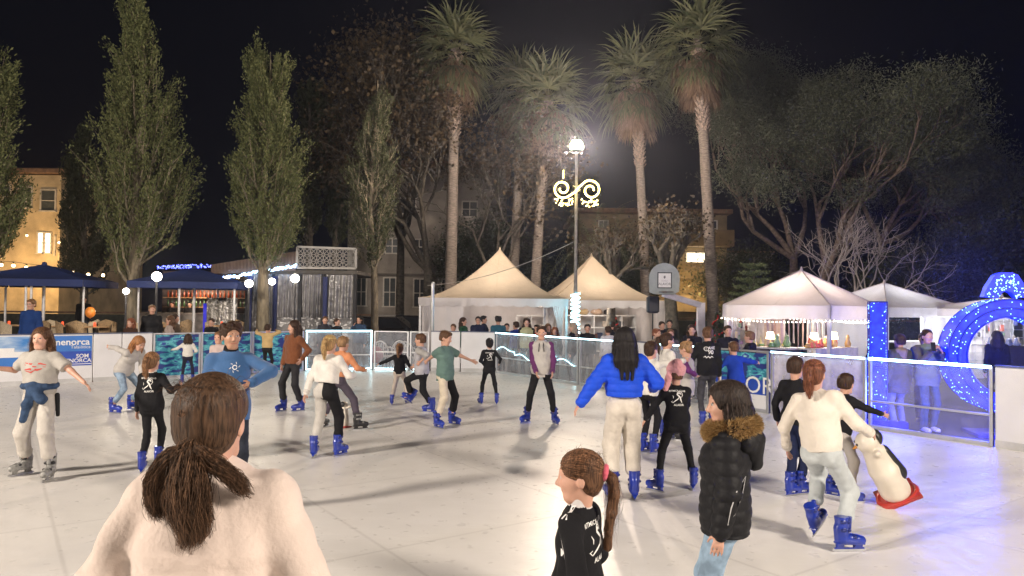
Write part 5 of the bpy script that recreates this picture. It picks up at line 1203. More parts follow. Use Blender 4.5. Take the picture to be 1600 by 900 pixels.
for k in range(3): m=MB(); a_=k*2.09; m.tube([(0,0,.7),(.45*math.cos(a_),.45*math.sin(a_),.02)],.014,6); m.build('leg',DK,sp_)
m=MB(); m.box((0,0,.26),(.36,.3,.52),bev=.05); m.lathe([(.0,0),(.12,0),(.12,.02)],(0,0,0),16); o=m.build('loudspeaker',pm('speaker_body',(.012,.013,.03),.5)); o.location=gb(1020,22.5)+Vector((0,0,1.76)); tag(o,'dark loudspeaker beside the right cream tent','loudspeaker')
# ================================================================ blue light letters
def blf(nt,b):
    tc=nd(nt,'TexCoord'); n=nd(nt,'TexVoronoi',Scale=11.0); nt.links.new(tc.outputs['Object'],n.inputs['Vector']); r=nd(nt,'ValToRGB'); e=r.color_ramp.elements; e[0].position=.05; e[0].color=(.006,.03,1,1); e[1].position=.8; e[1].color=(.0,.002,.6,1)
    nt.links.new(n.outputs['Distance'],r.inputs[0]); nt.links.new(r.outputs[0],b.inputs['Emission Color']); b.inputs['Emission Strength'].default_value=1.9; b.inputs['Base Color'].default_value=(.01,.02,.3,1)
BL=mat('blue_tinsel',blf); BD=emit('blue_dots',(.16,.38,1),7); BF=pm('blue_frame',(.01,.015,.25),.4)
def lit_solid(root,pts_fn,nd_,seed):
    pass
bb=bpos(1371); bY=bb.y+.75; r0=empty('light_letter',gb(1371,bY),R(-20),'blue lit upright letter beside the olive parka','light letter')
zt=P(1371,472,bY).z-GZ; w=.25; m=MB()
for sx in(-1,1):
    for sy in(-1,1): m.tube([(sx*w/2,sy*w/2,0),(sx*w/2,sy*w/2,zt)],.013,6)
for z in(.02,zt*.5,zt): 
    for k in range(4): a1=[(-1,-1),(1,-1),(1,1),(-1,1)][k];a2=[(-1,-1),(1,-1),(1,1),(-1,1)][(k+1)%4]; m.tube([(a1[0]*w/2,a1[1]*w/2,z),(a2[0]*w/2,a2[1]*w/2,z)],.013,6)
m.box((.12,-.1,.1),(.6,.2,.18)); m.build('frame',BF,r0); m=MB(); m.box((0,0,zt/2),(w-.03,w-.03,zt-.03)); m.build('tinsel_skin',BL,r0); m=MB(); rr=np.random.RandomState(2)
for i in range(260):
    k=rr.randint(4); u=(rr.rand()-.5)*w; z=rr.rand()*zt; x,y=[(u,-w/2),(u,w/2),(-w/2,u),(w/2,u)][k]; m.ball((x,y,z),.0085,5)
q=m.build('bulbs',BD,r0); q['kind']='stuff'
cb=bpos(1568) if False else bpos(1500); rY=11.6; C0=P(1570,556,rY); Rr=88*rY/FPX; r1=empty('light_ornament',Vector((C0.x,rY,GZ)),R(-12),'big blue lit ring with a bow on top, a walk through ornament','light ornament')
cz=C0.z-GZ; ri=Rr-.27; m=MB(); dp=.46; NN=56; V=[];F=[]
for i in range(NN):
    a=2*PI*i/NN
    for r_,y in((Rr,-dp/2),(Rr,dp/2),(ri,dp/2),(ri,-dp/2)): V.append((r_*math.cos(a),y,cz+r_*math.sin(a)))
for i in range(NN):
    j=(i+1)%NN
    for k in range(4): F.append((i*4+k,i*4+(k+1)%4,j*4+(k+1)%4,j*4+k))
m.add(V,F); 
def ringdots(m,n):
    for i in range(n):
        a=rr.rand()*2*PI; k=rr.randint(4)
        if k==0: r_,y=Rr+.005,(rr.rand()-.5)*dp
        elif k==1: r_,y=ri-.005,(rr.rand()-.5)*dp
        else: r_,y=ri+(Rr-ri)*rr.rand(),-dp/2-.005 if k==2 else dp/2+.005
        m.ball((r_*math.cos(a),y,cz+r_*math.sin(a)),.0085,5)
m.build('tinsel_skin',BL,r1); fm_=MB()
for r_ in(Rr,ri,(Rr+ri)/2):
    for y in(-dp/2-.01,dp/2+.01): fm_.tube([(r_*math.cos(a),y,cz+r_*math.sin(a)) for a in np.linspace(0,2*PI,49)],.012,5)
fm_.box((0,0,.03),(1.0,.7,.05)); fm_.build('frame',BF,r1)
m=MB(); ringdots(m,620); q=m.build('bulbs',BD,r1); q['kind']='stuff'
m=MB(); tz=cz+Rr; s=rY/FPX; out=[(-32,2),(-27,18),(-16,38),(-8,42),(8,42),(16,38),(27,18),(34,2),(14,0),(7,9),(0,12),(-6,9),(-12,0)]
m.prism([(x*s,z*s*.95+.02) for x,z in out],Matrix.Translation((0,0,tz)),.16); m.build('bow_skin',BL,r1); m=MB()
for i in range(150):
    x=(rr.rand()-.5)*60; z=rr.rand()*40
    if abs(x)<31-z*.55 and not(abs(x)<9 and z<11): m.ball((x*s,-.087,tz+z*s*.95+.02),.010,5)
q=m.build('bow_bulbs',BD,r1); q['kind']='stuff'
light('ornament_glow',Vector((C0.x-.1,rY-.1,GZ+1.05)),330,(.05,.08,1),.5); light('ornament_glow',Vector((C0.x-.7,rY-.55,GZ+.35)),110,(.06,.07,1),.4); light('ornament_glow',gb(1371,bY)+Vector((0,-.5,.6)),90,(.06,.08,1),.3); light('ornament_glow',Vector((C0.x,rY+1.2,GZ+2.6)),200,(.08,.12,1),.5)
# ================================================================ café terrace on the left
def offb(px,d):
    q=bpos(px); n=Vector((-.62,.785)); return q+n*d
DECK=pm('deck_wood',(.16,.11,.075),.7,var=.3,scale=4,stretch=(1,8,1))
for nm,d0,d1,z in(('terrace_floor',.25,2.1,0.0),('terrace_deck',2.1,17,.35)):
    A=[offb(-140,d0),offb(465,d0),offb(465,d1),offb(-140,d1)]; m=MB(); m.add([(p.x,p.y,z) for p in A]+[(p.x,p.y,GZ-.01) for p in A],[(0,1,2,3),(0,4,5,1),(1,5,6,2),(2,6,7,3),(3,7,4,0)]); tag(m.build(nm,DECK),kind='structure')
TZ=.50
def parasol(pxp,Y,pxl,pxr,pyt,pyb,label,legs):
    c=gb(pxp,Y); root=empty('parasol',c,R(12),label,'parasol','navy parasols over the terrace'); w=(pxr-pxl)*Y/FPX/1.15; zt=P(pxp,pyt,Y).z-GZ; ze=P(pxp,pyb-14,Y).z-GZ; m=MB(); h=w/2; N=10
    for s in range(4):
        Mz=Matrix.Rotation(s*PI/2,3,'Z'); V=[];F=[]
        for j in range(N+1):
            t=j/N
            for i in range(N+1): u=2*i/N-1; V.append(Mz@Vector((u*h*(1-t),-h*(1-t),ze+(zt-ze)*t-.10*math.sin(PI*t)*(1-u*u))))
        for j in range(N):
            for i in range(N): k=j*(N+1)+i; F.append((k,k+1,k+N+2,k+N+1))
        m.add(V,F,0,True); cloth(m,Mz@Vector((-h,-h-.01,ze)),Mz@Vector((h,-h-.01,ze)),Mz@Vector((h,-h-.02,ze-.2)),Mz@Vector((-h,-h-.02,ze-.2)),30,2,.01,3)
    m.build('canopy',NAVY,root); m=MB(); m.lathe([(.0,zt+.08),(.06,zt+.06),(.09,zt-.05)],n=10); m.build('cap',NAVY,root); m=MB(); m.tube([(0,0,0),(0,0,zt)],.045,10); m.build('mast',POLE,root)
    for x,y in legs: m=MB(); m.tube([(x*h,y*h,0),(x*h,y*h,ze)],.035,8); m.build('post',POLE,root)
parasol(68,22,-32,158,413,452,'navy parasol at the far left edge',((.05,-.9),(.85,-.5),(-.85,.5),(.12,-.86))); parasol(303,23.5,214,388,418,456,'navy parasol left of the globe lights',((-.9,-.6),(-.1,-.85),(.9,-.75),(.3,.9)))
WICK=pm('wicker',(.26,.18,.10),.7,var=.5,scale=60,bump=.6); WICKP=pm('wicker_pale',(.46,.38,.27),.7,var=.3,scale=60)
def wchair(c,rz,label,mt):
    root=empty('terrace_chair',c,rz,label,'chair','wicker chairs on the terrace'); m=MB(); m.box((0,0,.43),(.48,.46,.06),bev=.02); m.build('seat',mt,root)
    m=MB(); V=[];F=[]
    for i in range(9):
        a=(i/8-.5)*2.2
        for z,k in((.46,1.0),(.92-.05*abs(i-4)*.5,1.12)): V+=[(math.sin(a)*.27*k,.20*k*math.cos(a)+.04,z),(math.sin(a)*.245*k,.175*k*math.cos(a)+.04,z)]
    for i in range(8): a=i*4; F+=[(a,a+4,a+6,a+2),(a+1,a+3,a+7,a+5),(a+2,a+6,a+7,a+3)]
    m.add(V,F,0,True); m.build('backrest',mt,root)
    for sx in(-1,1):
        for sy in(-1,1): m=MB(); m.tube([(sx*.2,sy*.18,.42),(sx*.23,sy*.21,0)],.015,6); m.build('leg',ALU,root)
def ttable(c,label):
    root=empty('terrace_table',c,.3,label,'table','tables on the terrace'); m=MB(); m.box((0,0,.73),(.8,.8,.03),bev=.01); m.build('table_top',WOOD,root); m=MB(); m.tube([(0,0,.02),(0,0,.72)],.04,8); m.box((0,0,.02),(.5,.5,.03)); m.build('leg',DK,root)
    o=MB(); o.lathe([(0,0),(.035,0),(.03,.11),(0,.12)],n=10); q=o.build('candle_jar',emit('candle_red',(1,.12,.03),1.2,(.4,.02,.02))); q.location=c+Vector((.1,-.15,.746)); tag(q,'red candle jar on a terrace table','candle','red candle jars on the terrace')
k=0
wl=['wicker chair behind the navy fleece man','wicker chair beside the parasol mast','wicker chair turned from the boards by the parasol','wicker chair with pale weave right of the mast','wicker chair under the orange balloon','wicker chair left of the big tree trunk','dark wicker chair by the tree trunk','wicker chair behind the sitting red haired woman','wicker chair behind the man in black','wicker chair near the bar counter','wicker chair under the second parasol','wicker chair beside the tree by the globe lights','wicker chair at the far left edge','wicker chair close behind the left board']
for (px,Y) in ((60,19.5),(88,20.5),(105,19.8),(122,20.3),(140,21.5),(158,20.4),(170,21.4),(222,21.3),(252,22),(285,22.5),(318,22.6),(368,23),(8,20),(20,19.0)):
    wchair(gb(px,Y)+Vector((0,0,TZ)),R((k*67)%360),wl[k],(WICK,WICKP,WICK)[k%3]); k+=1
for px,Y,lb in((15,21,'wooden table at the far left of the terrace'),(98,21,'wooden table beside the parasol mast'),(148,20.6,'wooden table left of the tree trunk'),(262,21.6,'wooden table in front of the bar'),(345,22.6,'wooden table right of the second parasol')): ttable(gb(px,Y)+Vector((0,0,TZ)),lb)
f=Field(.012); f.ell((0,0,0),[.13,.13,.155],k=.01); f.cap((0,0,-.15),(0,0,-.17),.012); V,Q,M=f.build(); o=npmesh('balloon',V,Q,pm('balloon_orange',(.75,.25,.04),.3,coat=.3)); o.location=P(141,488,20.5); tag(o,'orange balloon floating over the terrace tables','balloon')
# globe lights
GLB=emit('globe_white',(1,.90,.74),26); 
def globe(px,py,Y,r,label,grp='white globe lamps on posts'):
    p=P(px,py,Y); root=empty('globe_lamp',Vector((p.x,Y,GZ)),0,label,'lamp',grp); z=p.z-GZ; m=MB(); m.tube([(0,0,0),(0,0,z-r)],.03,8); m.build('pole',DK,root); m=MB(); m.ball((0,0,z),r,14); m.build('globe',GLB,root); light('globe_light',p+Vector((0,-.32,0)),26,(1,.85,.62),.15)
globe(245,432,19.8,.125,'globe lamp above the right parasol edge'); globe(197,455,20.5,.085,'small globe lamp beside the large trunk'); globe(389,443,21,.11,'globe lamp left of the tree by the curtains'); globe(425,440,22,.10,'globe lamp right of the tree by the curtains'); globe(461,435,21,.12,'globe lamp before the curtained pavilion')
def bulbs(px,label,grp='warm bulbs over the terrace'):
    for (x,y,Y),lb in zip(px,label):
        root=empty('festoon_bulb',P(x,y,Y),0,lb,'light bulb',grp); m=MB(); m.ball((0,0,0),.05,8); m.build('glass',emit('bulb_warm',(1,.68,.32),18),root); m=MB(); m.tube([(0,0,.04),(0,0,.11)],.022,6); m.build('socket',DK,root)
bp_=[(2,414,24),(21,415,24),(41,418,24),(114,426,24),(138,429,24),(161,430,24),(42,368,38),(92,379,38),(353,434,23),(372,433,23)]
bulbs(bp_,['festoon bulb at the left edge','second festoon bulb from the left edge','third festoon bulb, left of the parasol top','festoon bulb right of the parasol top','festoon bulb between parasol and tall tree','festoon bulb beside the tall tree trunk','bulb shining in front of the yellow house','bulb at the right corner of the yellow house','bulb below the blue light string, left','bulb below the blue light string, right'])
m=MB()
ps=[P(-20,405,24)]+[P(x,y-6,24) for x,y,Y in bp_[:6]]+[P(200,425,24)]; m.tube([p-ps[0] for p in ps],.008,5); o=m.build('festoon_cable',DK); o.location=ps[0]; tag(o,'dark cable carrying the bulbs across the terrace','cable')
# curtained pavilion
Yp=24.5; a=P(330,500,Yp); b=P(557,500,Yp); pv=empty('pavilion',Vector(((a.x+b.x)/2,Yp,GZ)),0,'dark terrace pavilion with silver plastic curtains','pavilion'); W=b.x-a.x; x0=a.x-pv.location.x
zr=P(500,428,Yp).z-GZ; m=MB(); m.box((0,1.9,zr+.06),(W,3.8,.12)); m.build('roof',pm('pav_roof',(.10,.09,.08),.8),pv)
def px2x(px): return P(px,460,Yp).x-pv.location.x
CUR=pm('curtain_plastic',(.17,.165,.17),.22,var=.3,scale=3,bump=1.0,bscale=5,bdist=.05,spec=.7)
for c0,c1 in((392,425),(430,466),(472,502),(509,552)):
    m=MB(); cloth(m,(px2x(c0),-.02,zr-.02),(px2x(c1),-.02,zr-.02),(px2x(c1),-.02,1.45),(px2x(c0),-.02,1.45),30,8,.05,4.5); cloth(m,(px2x(c0),-.03,1.45),(px2x(c1),-.03,1.45),(px2x(c1),-.03,.05),(px2x(c0),-.03,.05),30,8,.015,2); m.box(((px2x(c0)+px2x(c1))/2,-.04,1.45),(px2x(c1)-px2x(c0),.03,.03)); m.build('curtain',CUR,pv)
NV=pm('navy_cloth',(.02,.03,.12),.7)
for c0 in(386,428,469,505,555): m=MB(); m.box((px2x(c0),0,zr/2),(.10,.12,zr)); m.build('post',DK,pv)
for c0 in(388,427,505): m=MB(); cloth(m,(px2x(c0),-.08,zr-.1),(px2x(c0)+.16,-.08,zr-.1),(px2x(c0)+.14,-.08,.1),(px2x(c0)+.02,-.08,.1),8,5,.03,1.5); m.build('tied_curtain',NV,pv)
# ornamental metal screen on the roof
sc0,sc1=P(466,386,Yp),P(557,422,Yp); m=MB(); LX=pv.location.x; X0,X1=sc0.x-LX,sc1.x-LX; Z1,Z0=sc0.z-GZ,sc1.z-GZ+.05
for p,q in(((X0,Z0),(X1,Z0)),((X1,Z0),(X1,Z1-.05)),((X1,Z1-.05),(X0,Z1)),((X0,Z1),(X0,Z0))): m.seg((p[0],-.1,p[1]),(q[0],-.1,q[1]),.07,.07)
nx=9; cw=(X1-X0)/nx; 
for i in range(nx):
    for j in range(3):
        cx=X0+cw*(i+.5); czz=Z0+(Z1-Z0-.03)*(j+.5)/3; m.tube([Vector((cx+cw*.5*math.cos(t),-.1,czz+(Z1-Z0)/6.0*math.sin(t))) for t in np.linspace(0,2*PI,15)],.017,5)
        for k in range(2): m.seg((cx-cw*.45,-.1,czz-(Z1-Z0)/7*(1-2*k)),(cx+cw*.45,-.1,czz+(Z1-Z0)/7*(1-2*k)),.02,.02)
m.build('metal_screen',pm('screen_metal',(.24,.23,.22),.5,.4),pv)
m=MB(); 
for i in range(60): x=px2x(332)+(px2x(464)-px2x(332))*i/60; m.box((x,-.1,zr+.12+.3*(i/60)),(.03,.03,.3+.35*(i/60)))
m.build('railing',pm('rail_wood',(.16,.10,.07),.7),pv)
p0,p1=P(345,435,Yp-.2),P(463,415,Yp-.2); rr=np.random.RandomState(9); m=MB()
for i in range(130): t=i/130; p=p0.lerp(p1,t)-pv.location; m.ball(p+Vector((0,-.05*rr.rand(),.09*(rr.rand()-.5))),.022,5)
q=m.build('bulbs',emit('bulbs_iceblue',(.35,.6,1),18)); q.location=pv.location; tag(q,'icy blue light garland along the pavilion eave','light string',kind='stuff')
q['kind']='thing'
m=MB(); p0,p1=P(245,418,27),P(330,415,27)
for i in range(160): t=rr.rand(); p=p0.lerp(p1,t)-p0; m.ball(p+Vector((0,0,.14*(rr.rand()-.5))),.014,4)
q=m.build('bulbs',emit('bulbs_blue',(.12,.15,1),9)); q.location=p0; tag(q,'deep blue light garland behind the right parasol','light string')
# bar kiosk under second parasol
bk=empty('bar_kiosk',gb(300,26)+Vector((0,0,TZ)),0,'lit bar counter with bottles behind the right parasol','bar'); m=MB(); w=3.6; m.box((0,.0,.5),(w,.5,1.0)); m.box((0,0,1.03),(w+.1,.6,.05)); m.build('counter',pm('bar_front',(.30,.26,.22),.6,var=.3,scale=5),bk); m=MB(); m.box((0,1.6,1.3),(w,.08,2.6)); m.build('back_wall',pm('bar_back',(.10,.07,.06),.8,var=.5),bk)
m=MB()
for z in(1.25,1.6,1.95): m.box((0,1.42,z),(w-.3,.25,.03))
m.build('shelf',WOOD,bk); m=MB()
for i in range(60): m.lathe([(0,0),(.035,0),(.035,.16),(.012,.2),(.012,.26),(0,.26)],(-w/2+.3+(w-.6)*((i*7)%20)/20,1.40,[1.265,1.615,1.965][i%3]),8,mi=i%3)
q=m.build('bottles',[pm('btl_a',(.05,.15,.05),.1,coat=1),pm('btl_b',(.3,.06,.02),.1,coat=1),pm('btl_c',(.4,.4,.35),.1,coat=1)],bk); q['kind']='stuff'
m=MB(); m.box((0,.9,2.22),(w,1.6,.05)); m.build('ceiling',DK,bk); light('bar_light',gb(300,26)+Vector((0,.7,2.5)),110,(1,.72,.5),.2)
m=MB(); m.box((0,0,.95),(.16,.05,1.9)); o=m.build('blue_door_panel',emit('blue_panel',(.03,.03,1),.45,(.01,.01,.2))); o.location=gb(322,24.8); tag(o,'blue glowing narrow panel beside the bar','panel')
for px,lb in((355,'crinkled silver sheet panel right of the bar'),(337,'crinkled silver sheet panel beside the blue glow')):
    m=MB(); cloth(m,(-.3,0,2.0),(.3,0,2.0),(.3,0,.1),(-.3,0,.1),20,30,.05,2.3); m.box((0,.06,1.05),(.62,.04,2.1)); o=m.build('foil_panel',pm('foil',(.5,.48,.45),.25,.7,.3,bump=1,bscale=9,bdist=.1)); o.location=gb(px,24.2); tag(o,lb,'panel')
# white plastic chairs seen through the gate
def mono(c,rz,label):
    root=empty('plastic_chair',c,rz,label,'chair','white plastic chairs by the gate'); M_=pm('plastic_white',(.7,.7,.72),.35,var=.05); m=MB(); m.box((0,0,.43),(.46,.44,.03),bev=.012); m.build('seat',M_,root)
    m=MB()
    for i in range(9): x=(i/8-.5)*.40; m.tube([(x,.21,.44),(x*1.15,.27,.65),(x*1.0,.30,.83-abs(x)*.35)],.012,5)
    m.tube([(math.cos(t)*.25,.24+.05*math.sin(t),.5+.36*math.sin(t)) for t in np.linspace(0,PI,15)],.022,6); m.build('backrest',M_,root)
    for sx in(-1,1):
        m=MB(); m.tube([(sx*.26,.2,.68),(sx*.28,-.15,.66),(sx*.27,-.22,.45)],.02,6); m.build('armrest',M_,root)
        for sy in(-1,1): m=MB(); m.tube([(sx*.2,sy*.18,.42),(sx*.25,sy*.24,0)],.022,6); m.build('leg',M_,root)
for px,Y,rz,lb in((600,21.4,30,'white plastic chair nearest the framed light panel'),(618,21.7,-20,'white plastic chair in the middle behind the gate'),(635,21.2,15,'white plastic chair turned to the rink, right of the others')): mono(gb(px,Y),R(rz),lb)
m=MB(); m.tube([(0,0,.95),(-.15,0,.55),(.1,0,.2)],.02,5); m.ball((0,0,.5),.2,8,sc=(1,.5,1.3)); o=m.build('bag',fabric((.35,.12,.16),'nylon')); o.location=gb(589,21.0); tag(o,'dusky pink bag beside the plastic chairs','bag')
# penguin style skating aids: white body, black back, red base
def aid(base,rz,tilt,s,label,roll=0):
    f=Field(.012); f.cap((0,0,.12),(0,0,.35),.20,.19,k=.06,flat=.85,lat=(1,0,0)); f.cap((0,0,.42),(0,0,.62),.165,.13,k=.05); f.ell((0,-.02,.78),[.13,.13,.13],k=.04); f.cap((-.1,0,.66),(-.26,.0,.74),.045,.035,k=.03); f.cap((.1,0,.66),(.26,.0,.74),.045,.035,k=.03)
    f.clip((0,0,-1),-.05); V,Q,M=f.build(); root=empty('skating_aid',base,rz,label,'skating aid','penguin shaped skating aids'); root.rotation_euler=(Matrix.Rotation(roll,3,'Y')@Matrix.Rotation(tilt,3,'X')@Matrix.Rotation(rz,3,'Z')).to_euler(); root.scale=(s,s,s)
    npmesh('white_body',V,Q,pm('aid_white',(.72,.66,.56),.4,var=.06),parent=root)
    f=Field(.012); f.cap((0,.10,.3),(0,.08,.60),.12,.08,k=.05); f.ell((0,.06,.8),[.10,.10,.11],k=.04); f.clip((0,-1,0),-.09) ; V,Q,M=f.build(); npmesh('black_back',V,Q,BLKB,parent=root)
    m=MB(); m.prism([(-.19,0),(.19,0),(.21,.05),(-.21,.05)],Matrix.Translation((0,0,0)),.44); m.tube([(.19*math.cos(t),.22*math.sin(t),.03) for t in np.linspace(0,2*PI,21)],.03,6); m.build('red_base',pm('aid_red',(.45,.04,.03),.4),root)
    m=MB(); 
    for sx in(-1,1): m.ball((sx*.045,-.135,.82),.016,6)
    m.build('eyes',BLKB,root); m=MB(); m.tube([(0,-.13,.78),(0,-.2,.77)],[.03,.004],8); m.build('beak',pm('beak',(.6,.25,.03),.5),root)
# ================================================================ the people
BLK=(.010,.010,.012); WHT=(.70,.68,.64); BLKL=((.012,.012,.014),'cotton'); FRd='nobody'
def fur(i):
    rr=np.random.RandomState(4); n=24000; a=rr.rand(n)*2*PI; b=rr.rand(n)*2*PI; sb=i['sb']; c=np.array(i['neck']+i['UP']*.03*sb); RT,FW,UP=[np.array(i[k]) for k in('RT','FW','UP')]
    dirp=np.cos(a)[:,None]*RT+np.sin(a)[:,None]*FW; R0=np.where(np.sin(a)<0,.135,.10)*sb; rr2=(.052+.016*rr.rand(n))*sb
    nn=dirp*np.cos(b)[:,None]+UP*np.sin(b)[:,None]; tilt=(.03*np.sin(a)*-1*sb)[:,None]*UP
    C=c+dirp*R0[:,None]+nn*rr2[:,None]+tilt; N=nn*.9+rr.normal(size=(n,3))*.4+dirp*.5
    V,F=leafmesh(C,N,.034*sb,3,.10); npmesh('fur_trim',V,F,leafmat('fur_tan',(.26,.16,.06),(.66,.46,.22),.8),smooth=False,parent=i['root'])
    m=MB(); 
    pts=[Vector(c)+Vector(RT)*(.105*sb*math.cos(t))+Vector(FW)*(.105*sb*math.sin(t))-Vector(FW)*.02 for t in np.linspace(0,2*PI,25)]; m.tube(pts,.045*sb,10); m.build('hood_edge',pm('fur_core',(.25,.15,.07),.95),i['root'])
    f=Field(.008); n_=i['neck']; f.cap(n_-i['FW']*.10*sb-i['RT']*.09*sb-i['UP']*.04*sb,n_-i['FW']*.10*sb+i['RT']*.09*sb-i['UP']*.04*sb,.06*sb,k=.03); f.cap(n_-i['FW']*.13*sb-i['UP']*.05*sb,n_-i['FW']*.155*sb-i['UP']*.17*sb,.09*sb,.05*sb,k=.04); f.disp=wrinkle(.008,14,5); V,Q,M=f.build(); npmesh('hood',V,Q,fabric(BLK,'nylon'),parent=i['root'])
    # curved zip pocket on the near side
    gar=i['gar']; L=-i['RT']; o=i['pelv']+i['UP']*.10*sb; sh=[stroke([(.10,.11),(.085,.03),(.05,-.06),(.02,-.10)],.0035),stroke([(.10,.11),(.06,.06),(.035,-.02),(.02,-.10)],.0028)]
    decal('pocket_zip',sh,gar,None,o,-i['FW'],i['UP'],i['RT'],pm('zip_silver',(.6,.6,.62),.3,.6),gar)
def tee_print(i):
    sb=i['sb']; o=i['chest']-i['UP']*.0; RD=pm('print_red',(.50,.06,.05),.7); sh=[stroke([(-.10,.05),(-.03,.04),(.06,.045),(.11,.03)],.008),stroke([(-.10,.03),(0,.015),(.11,.01)],.006),stroke([(-.09,-.02),(-.03,-.01),(.04,-.02),(.08,-.005)],.010),stroke([(-.08,-.03),(-.02,-.045),(.02,-.02)],.008)]
    decal('red_print',sh,i['gar'],None,o,-i['RT'],i['UP'],-i['FW'],RD,i['gar'])
    f=Field(.009); w_=i['waist']-i['UP']*.05*sb; pts=[w_+i['RT']*(.165*sb*math.cos(t))+i['FW']*(.135*sb*math.sin(t)) for t in np.linspace(0,2*PI,17)]
    for a,b in zip(pts[:-1],pts[1:]): f.cap(a,b,.038*sb,k=.03)
    pv=i['pelv']
    f.cap(w_+i['FW']*.15*sb,pv+i['FW']*.16*sb+i['RT']*.06*sb-Vector((0,0,.12*sb)),.045*sb,.05*sb,k=.03); f.cap(pv+i['FW']*.16*sb+i['RT']*.06*sb-Vector((0,0,.12*sb)),pv+i['FW']*.15*sb+i['RT']*.10*sb-Vector((0,0,.30*sb)),.05*sb,.035*sb,k=.03)
    f.cap(w_+i['FW']*.15*sb,pv+i['FW']*.14*sb-i['RT']*.10*sb-Vector((0,0,.06*sb)),.045*sb,.06*sb,k=.03)
    f.cap(w_-i['FW']*.12*sb,pv-i['FW']*.14*sb-Vector((0,0,.2*sb)),.08*sb,.12*sb,flat=.4,lat=i['RT'],k=.04)
    f.disp=wrinkle(.008,20,6); V,Q,M=f.build(); npmesh('tied_denim_jacket',V,Q,fabric((.035,.065,.13),'denim'),parent=i['root'])
    f=Field(.008); a=pv-i['RT']*.20*sb; f.cap(a-Vector((0,0,.02)),a-i['RT']*.01-Vector((0,0,.26*sb)),.028*sb,.022*sb,k=.02); V,Q,M=f.build(); npmesh('black_sleeve',V,Q,fabric(BLK,'nylon'),parent=i['root'])
def fleece_logo(i):
    sb=i['sb']; o=i['chest']+i['UP']*.05*sb; pts=[]
    sh=[stroke([(.03+.018*math.cos(t)*1,.018*math.sin(t)) for t in np.linspace(0,6.28,9)],.004)]+[stroke([(.03+.03*math.cos(a),.03*math.sin(a)),(.03+.045*math.cos(a+.3),.045*math.sin(a+.3))],.006) for a in np.linspace(0,5.2,6)]
    decal('chest_emblem',sh,i['gar'],None,o,-i['RT'],i['UP'],-i['FW'],WHP,i['gar'])
def hoodie_print(i):
    sb=i['sb']; o=i['chest']+i['UP']*.03*sb; c=[(.035*math.cos(t)-.045,.035*math.sin(t)+.05) for t in np.linspace(0,6.28,15)]
    sh=[stroke(c,.005),stroke([(-.045,.085),(-.045,.015)],.004),stroke([(-.08,.05),(-.01,.05)],.004),shift(textmesh('AHE',.07,True),.045,.065),shift(textmesh('90',.10,True),.03,-.01),stroke([(-.09,-.10),(-.06,-.08),(-.04,-.11),(-.01,-.08),(.02,-.11),(.05,-.08),(.08,-.10)],.009)]
    sh=[shift(s_,0,0,0,sb,sb) for s_ in sh]; decal('back_print',sh,i['gar'],None,o,i['RT'],i['UP'],i['FW'],WHP,i['gar'])
def strings(i):
    m=MB()
    for sg in(1,-1):
        a=i['neck']+i['FW']*.07*i['sb']+i['RT']*.035*sg*i['sb']; b=i['chest']+i['FW']*.135*i['sb']+i['RT']*.05*sg*i['sb']-i['UP']*.0; m.tube([a,a.lerp(b,.5)+i['FW']*.035,b+i['FW']*.01],.006,5)
    m.build('hood_cords',fabric(BLK,'cotton'),i['root'])
def bobble(col):
    def g(i):
        H,hk=i['H'],i['hk']; f=Field(.008); Hn=np.array(i['Hm']); f.ell(H(0,-.02,.06),[.105*hk,.12*hk,.10*hk],Hn,k=.02); f.ell(H(0,-.07,.12),[.06*hk,.07*hk,.06*hk],Hn,k=.03); f.cap(H(-.08,-.05,-.02),H(-.13,-.06,-.16),.05*hk,.035*hk,k=.03); f.disp=wrinkle(.012,26,4); V,Q,M=f.build(); npmesh('pink_hat',V,Q,fabric(col,'fleece'),parent=i['root'])
    return g
def phone(i,k=0):
    c=i['wr'][k]+i['FW']*.05+Vector((0,0,.07)); M=Matrix.Translation(c)@Matrix.Rotation(.2,4,'X'); m=MB(); m.box(None,(.075,.01,.15),M=M,bev=.004); q=m.build('mobile_phone',pm('phone',(.015,.015,.018),.15,coat=.5)); q.location=i['base']; q.rotation_euler=i['root'].rotation_euler; tag(q,'dark phone held up by the person watching beside the boards','phone')
def phones(lab):
    def g(i):
        phone(i,0); bpy.context.view_layer.update(); o=[x for x in COL.objects if x.name.startswith('mobile_phone')][-1]; o['label']=lab
    return g
def seams(i):
    sb=i['sb']; g=i['gar']; m_=fabric((.56,.46,.40),'knit'); o=i['chest']+i['UP']*.06*sb; sh=[]
    n=i['neck']; m=MB(); m.tube([n+i['UP']*(.012*sb+.012*math.sin(t)*sb)+i['RT']*.064*sb*math.cos(t)+i['FW']*.060*sb*math.sin(t) for t in np.linspace(0,2*PI,25)],.013*sb,8); m.build('neck_rib',m_,g)
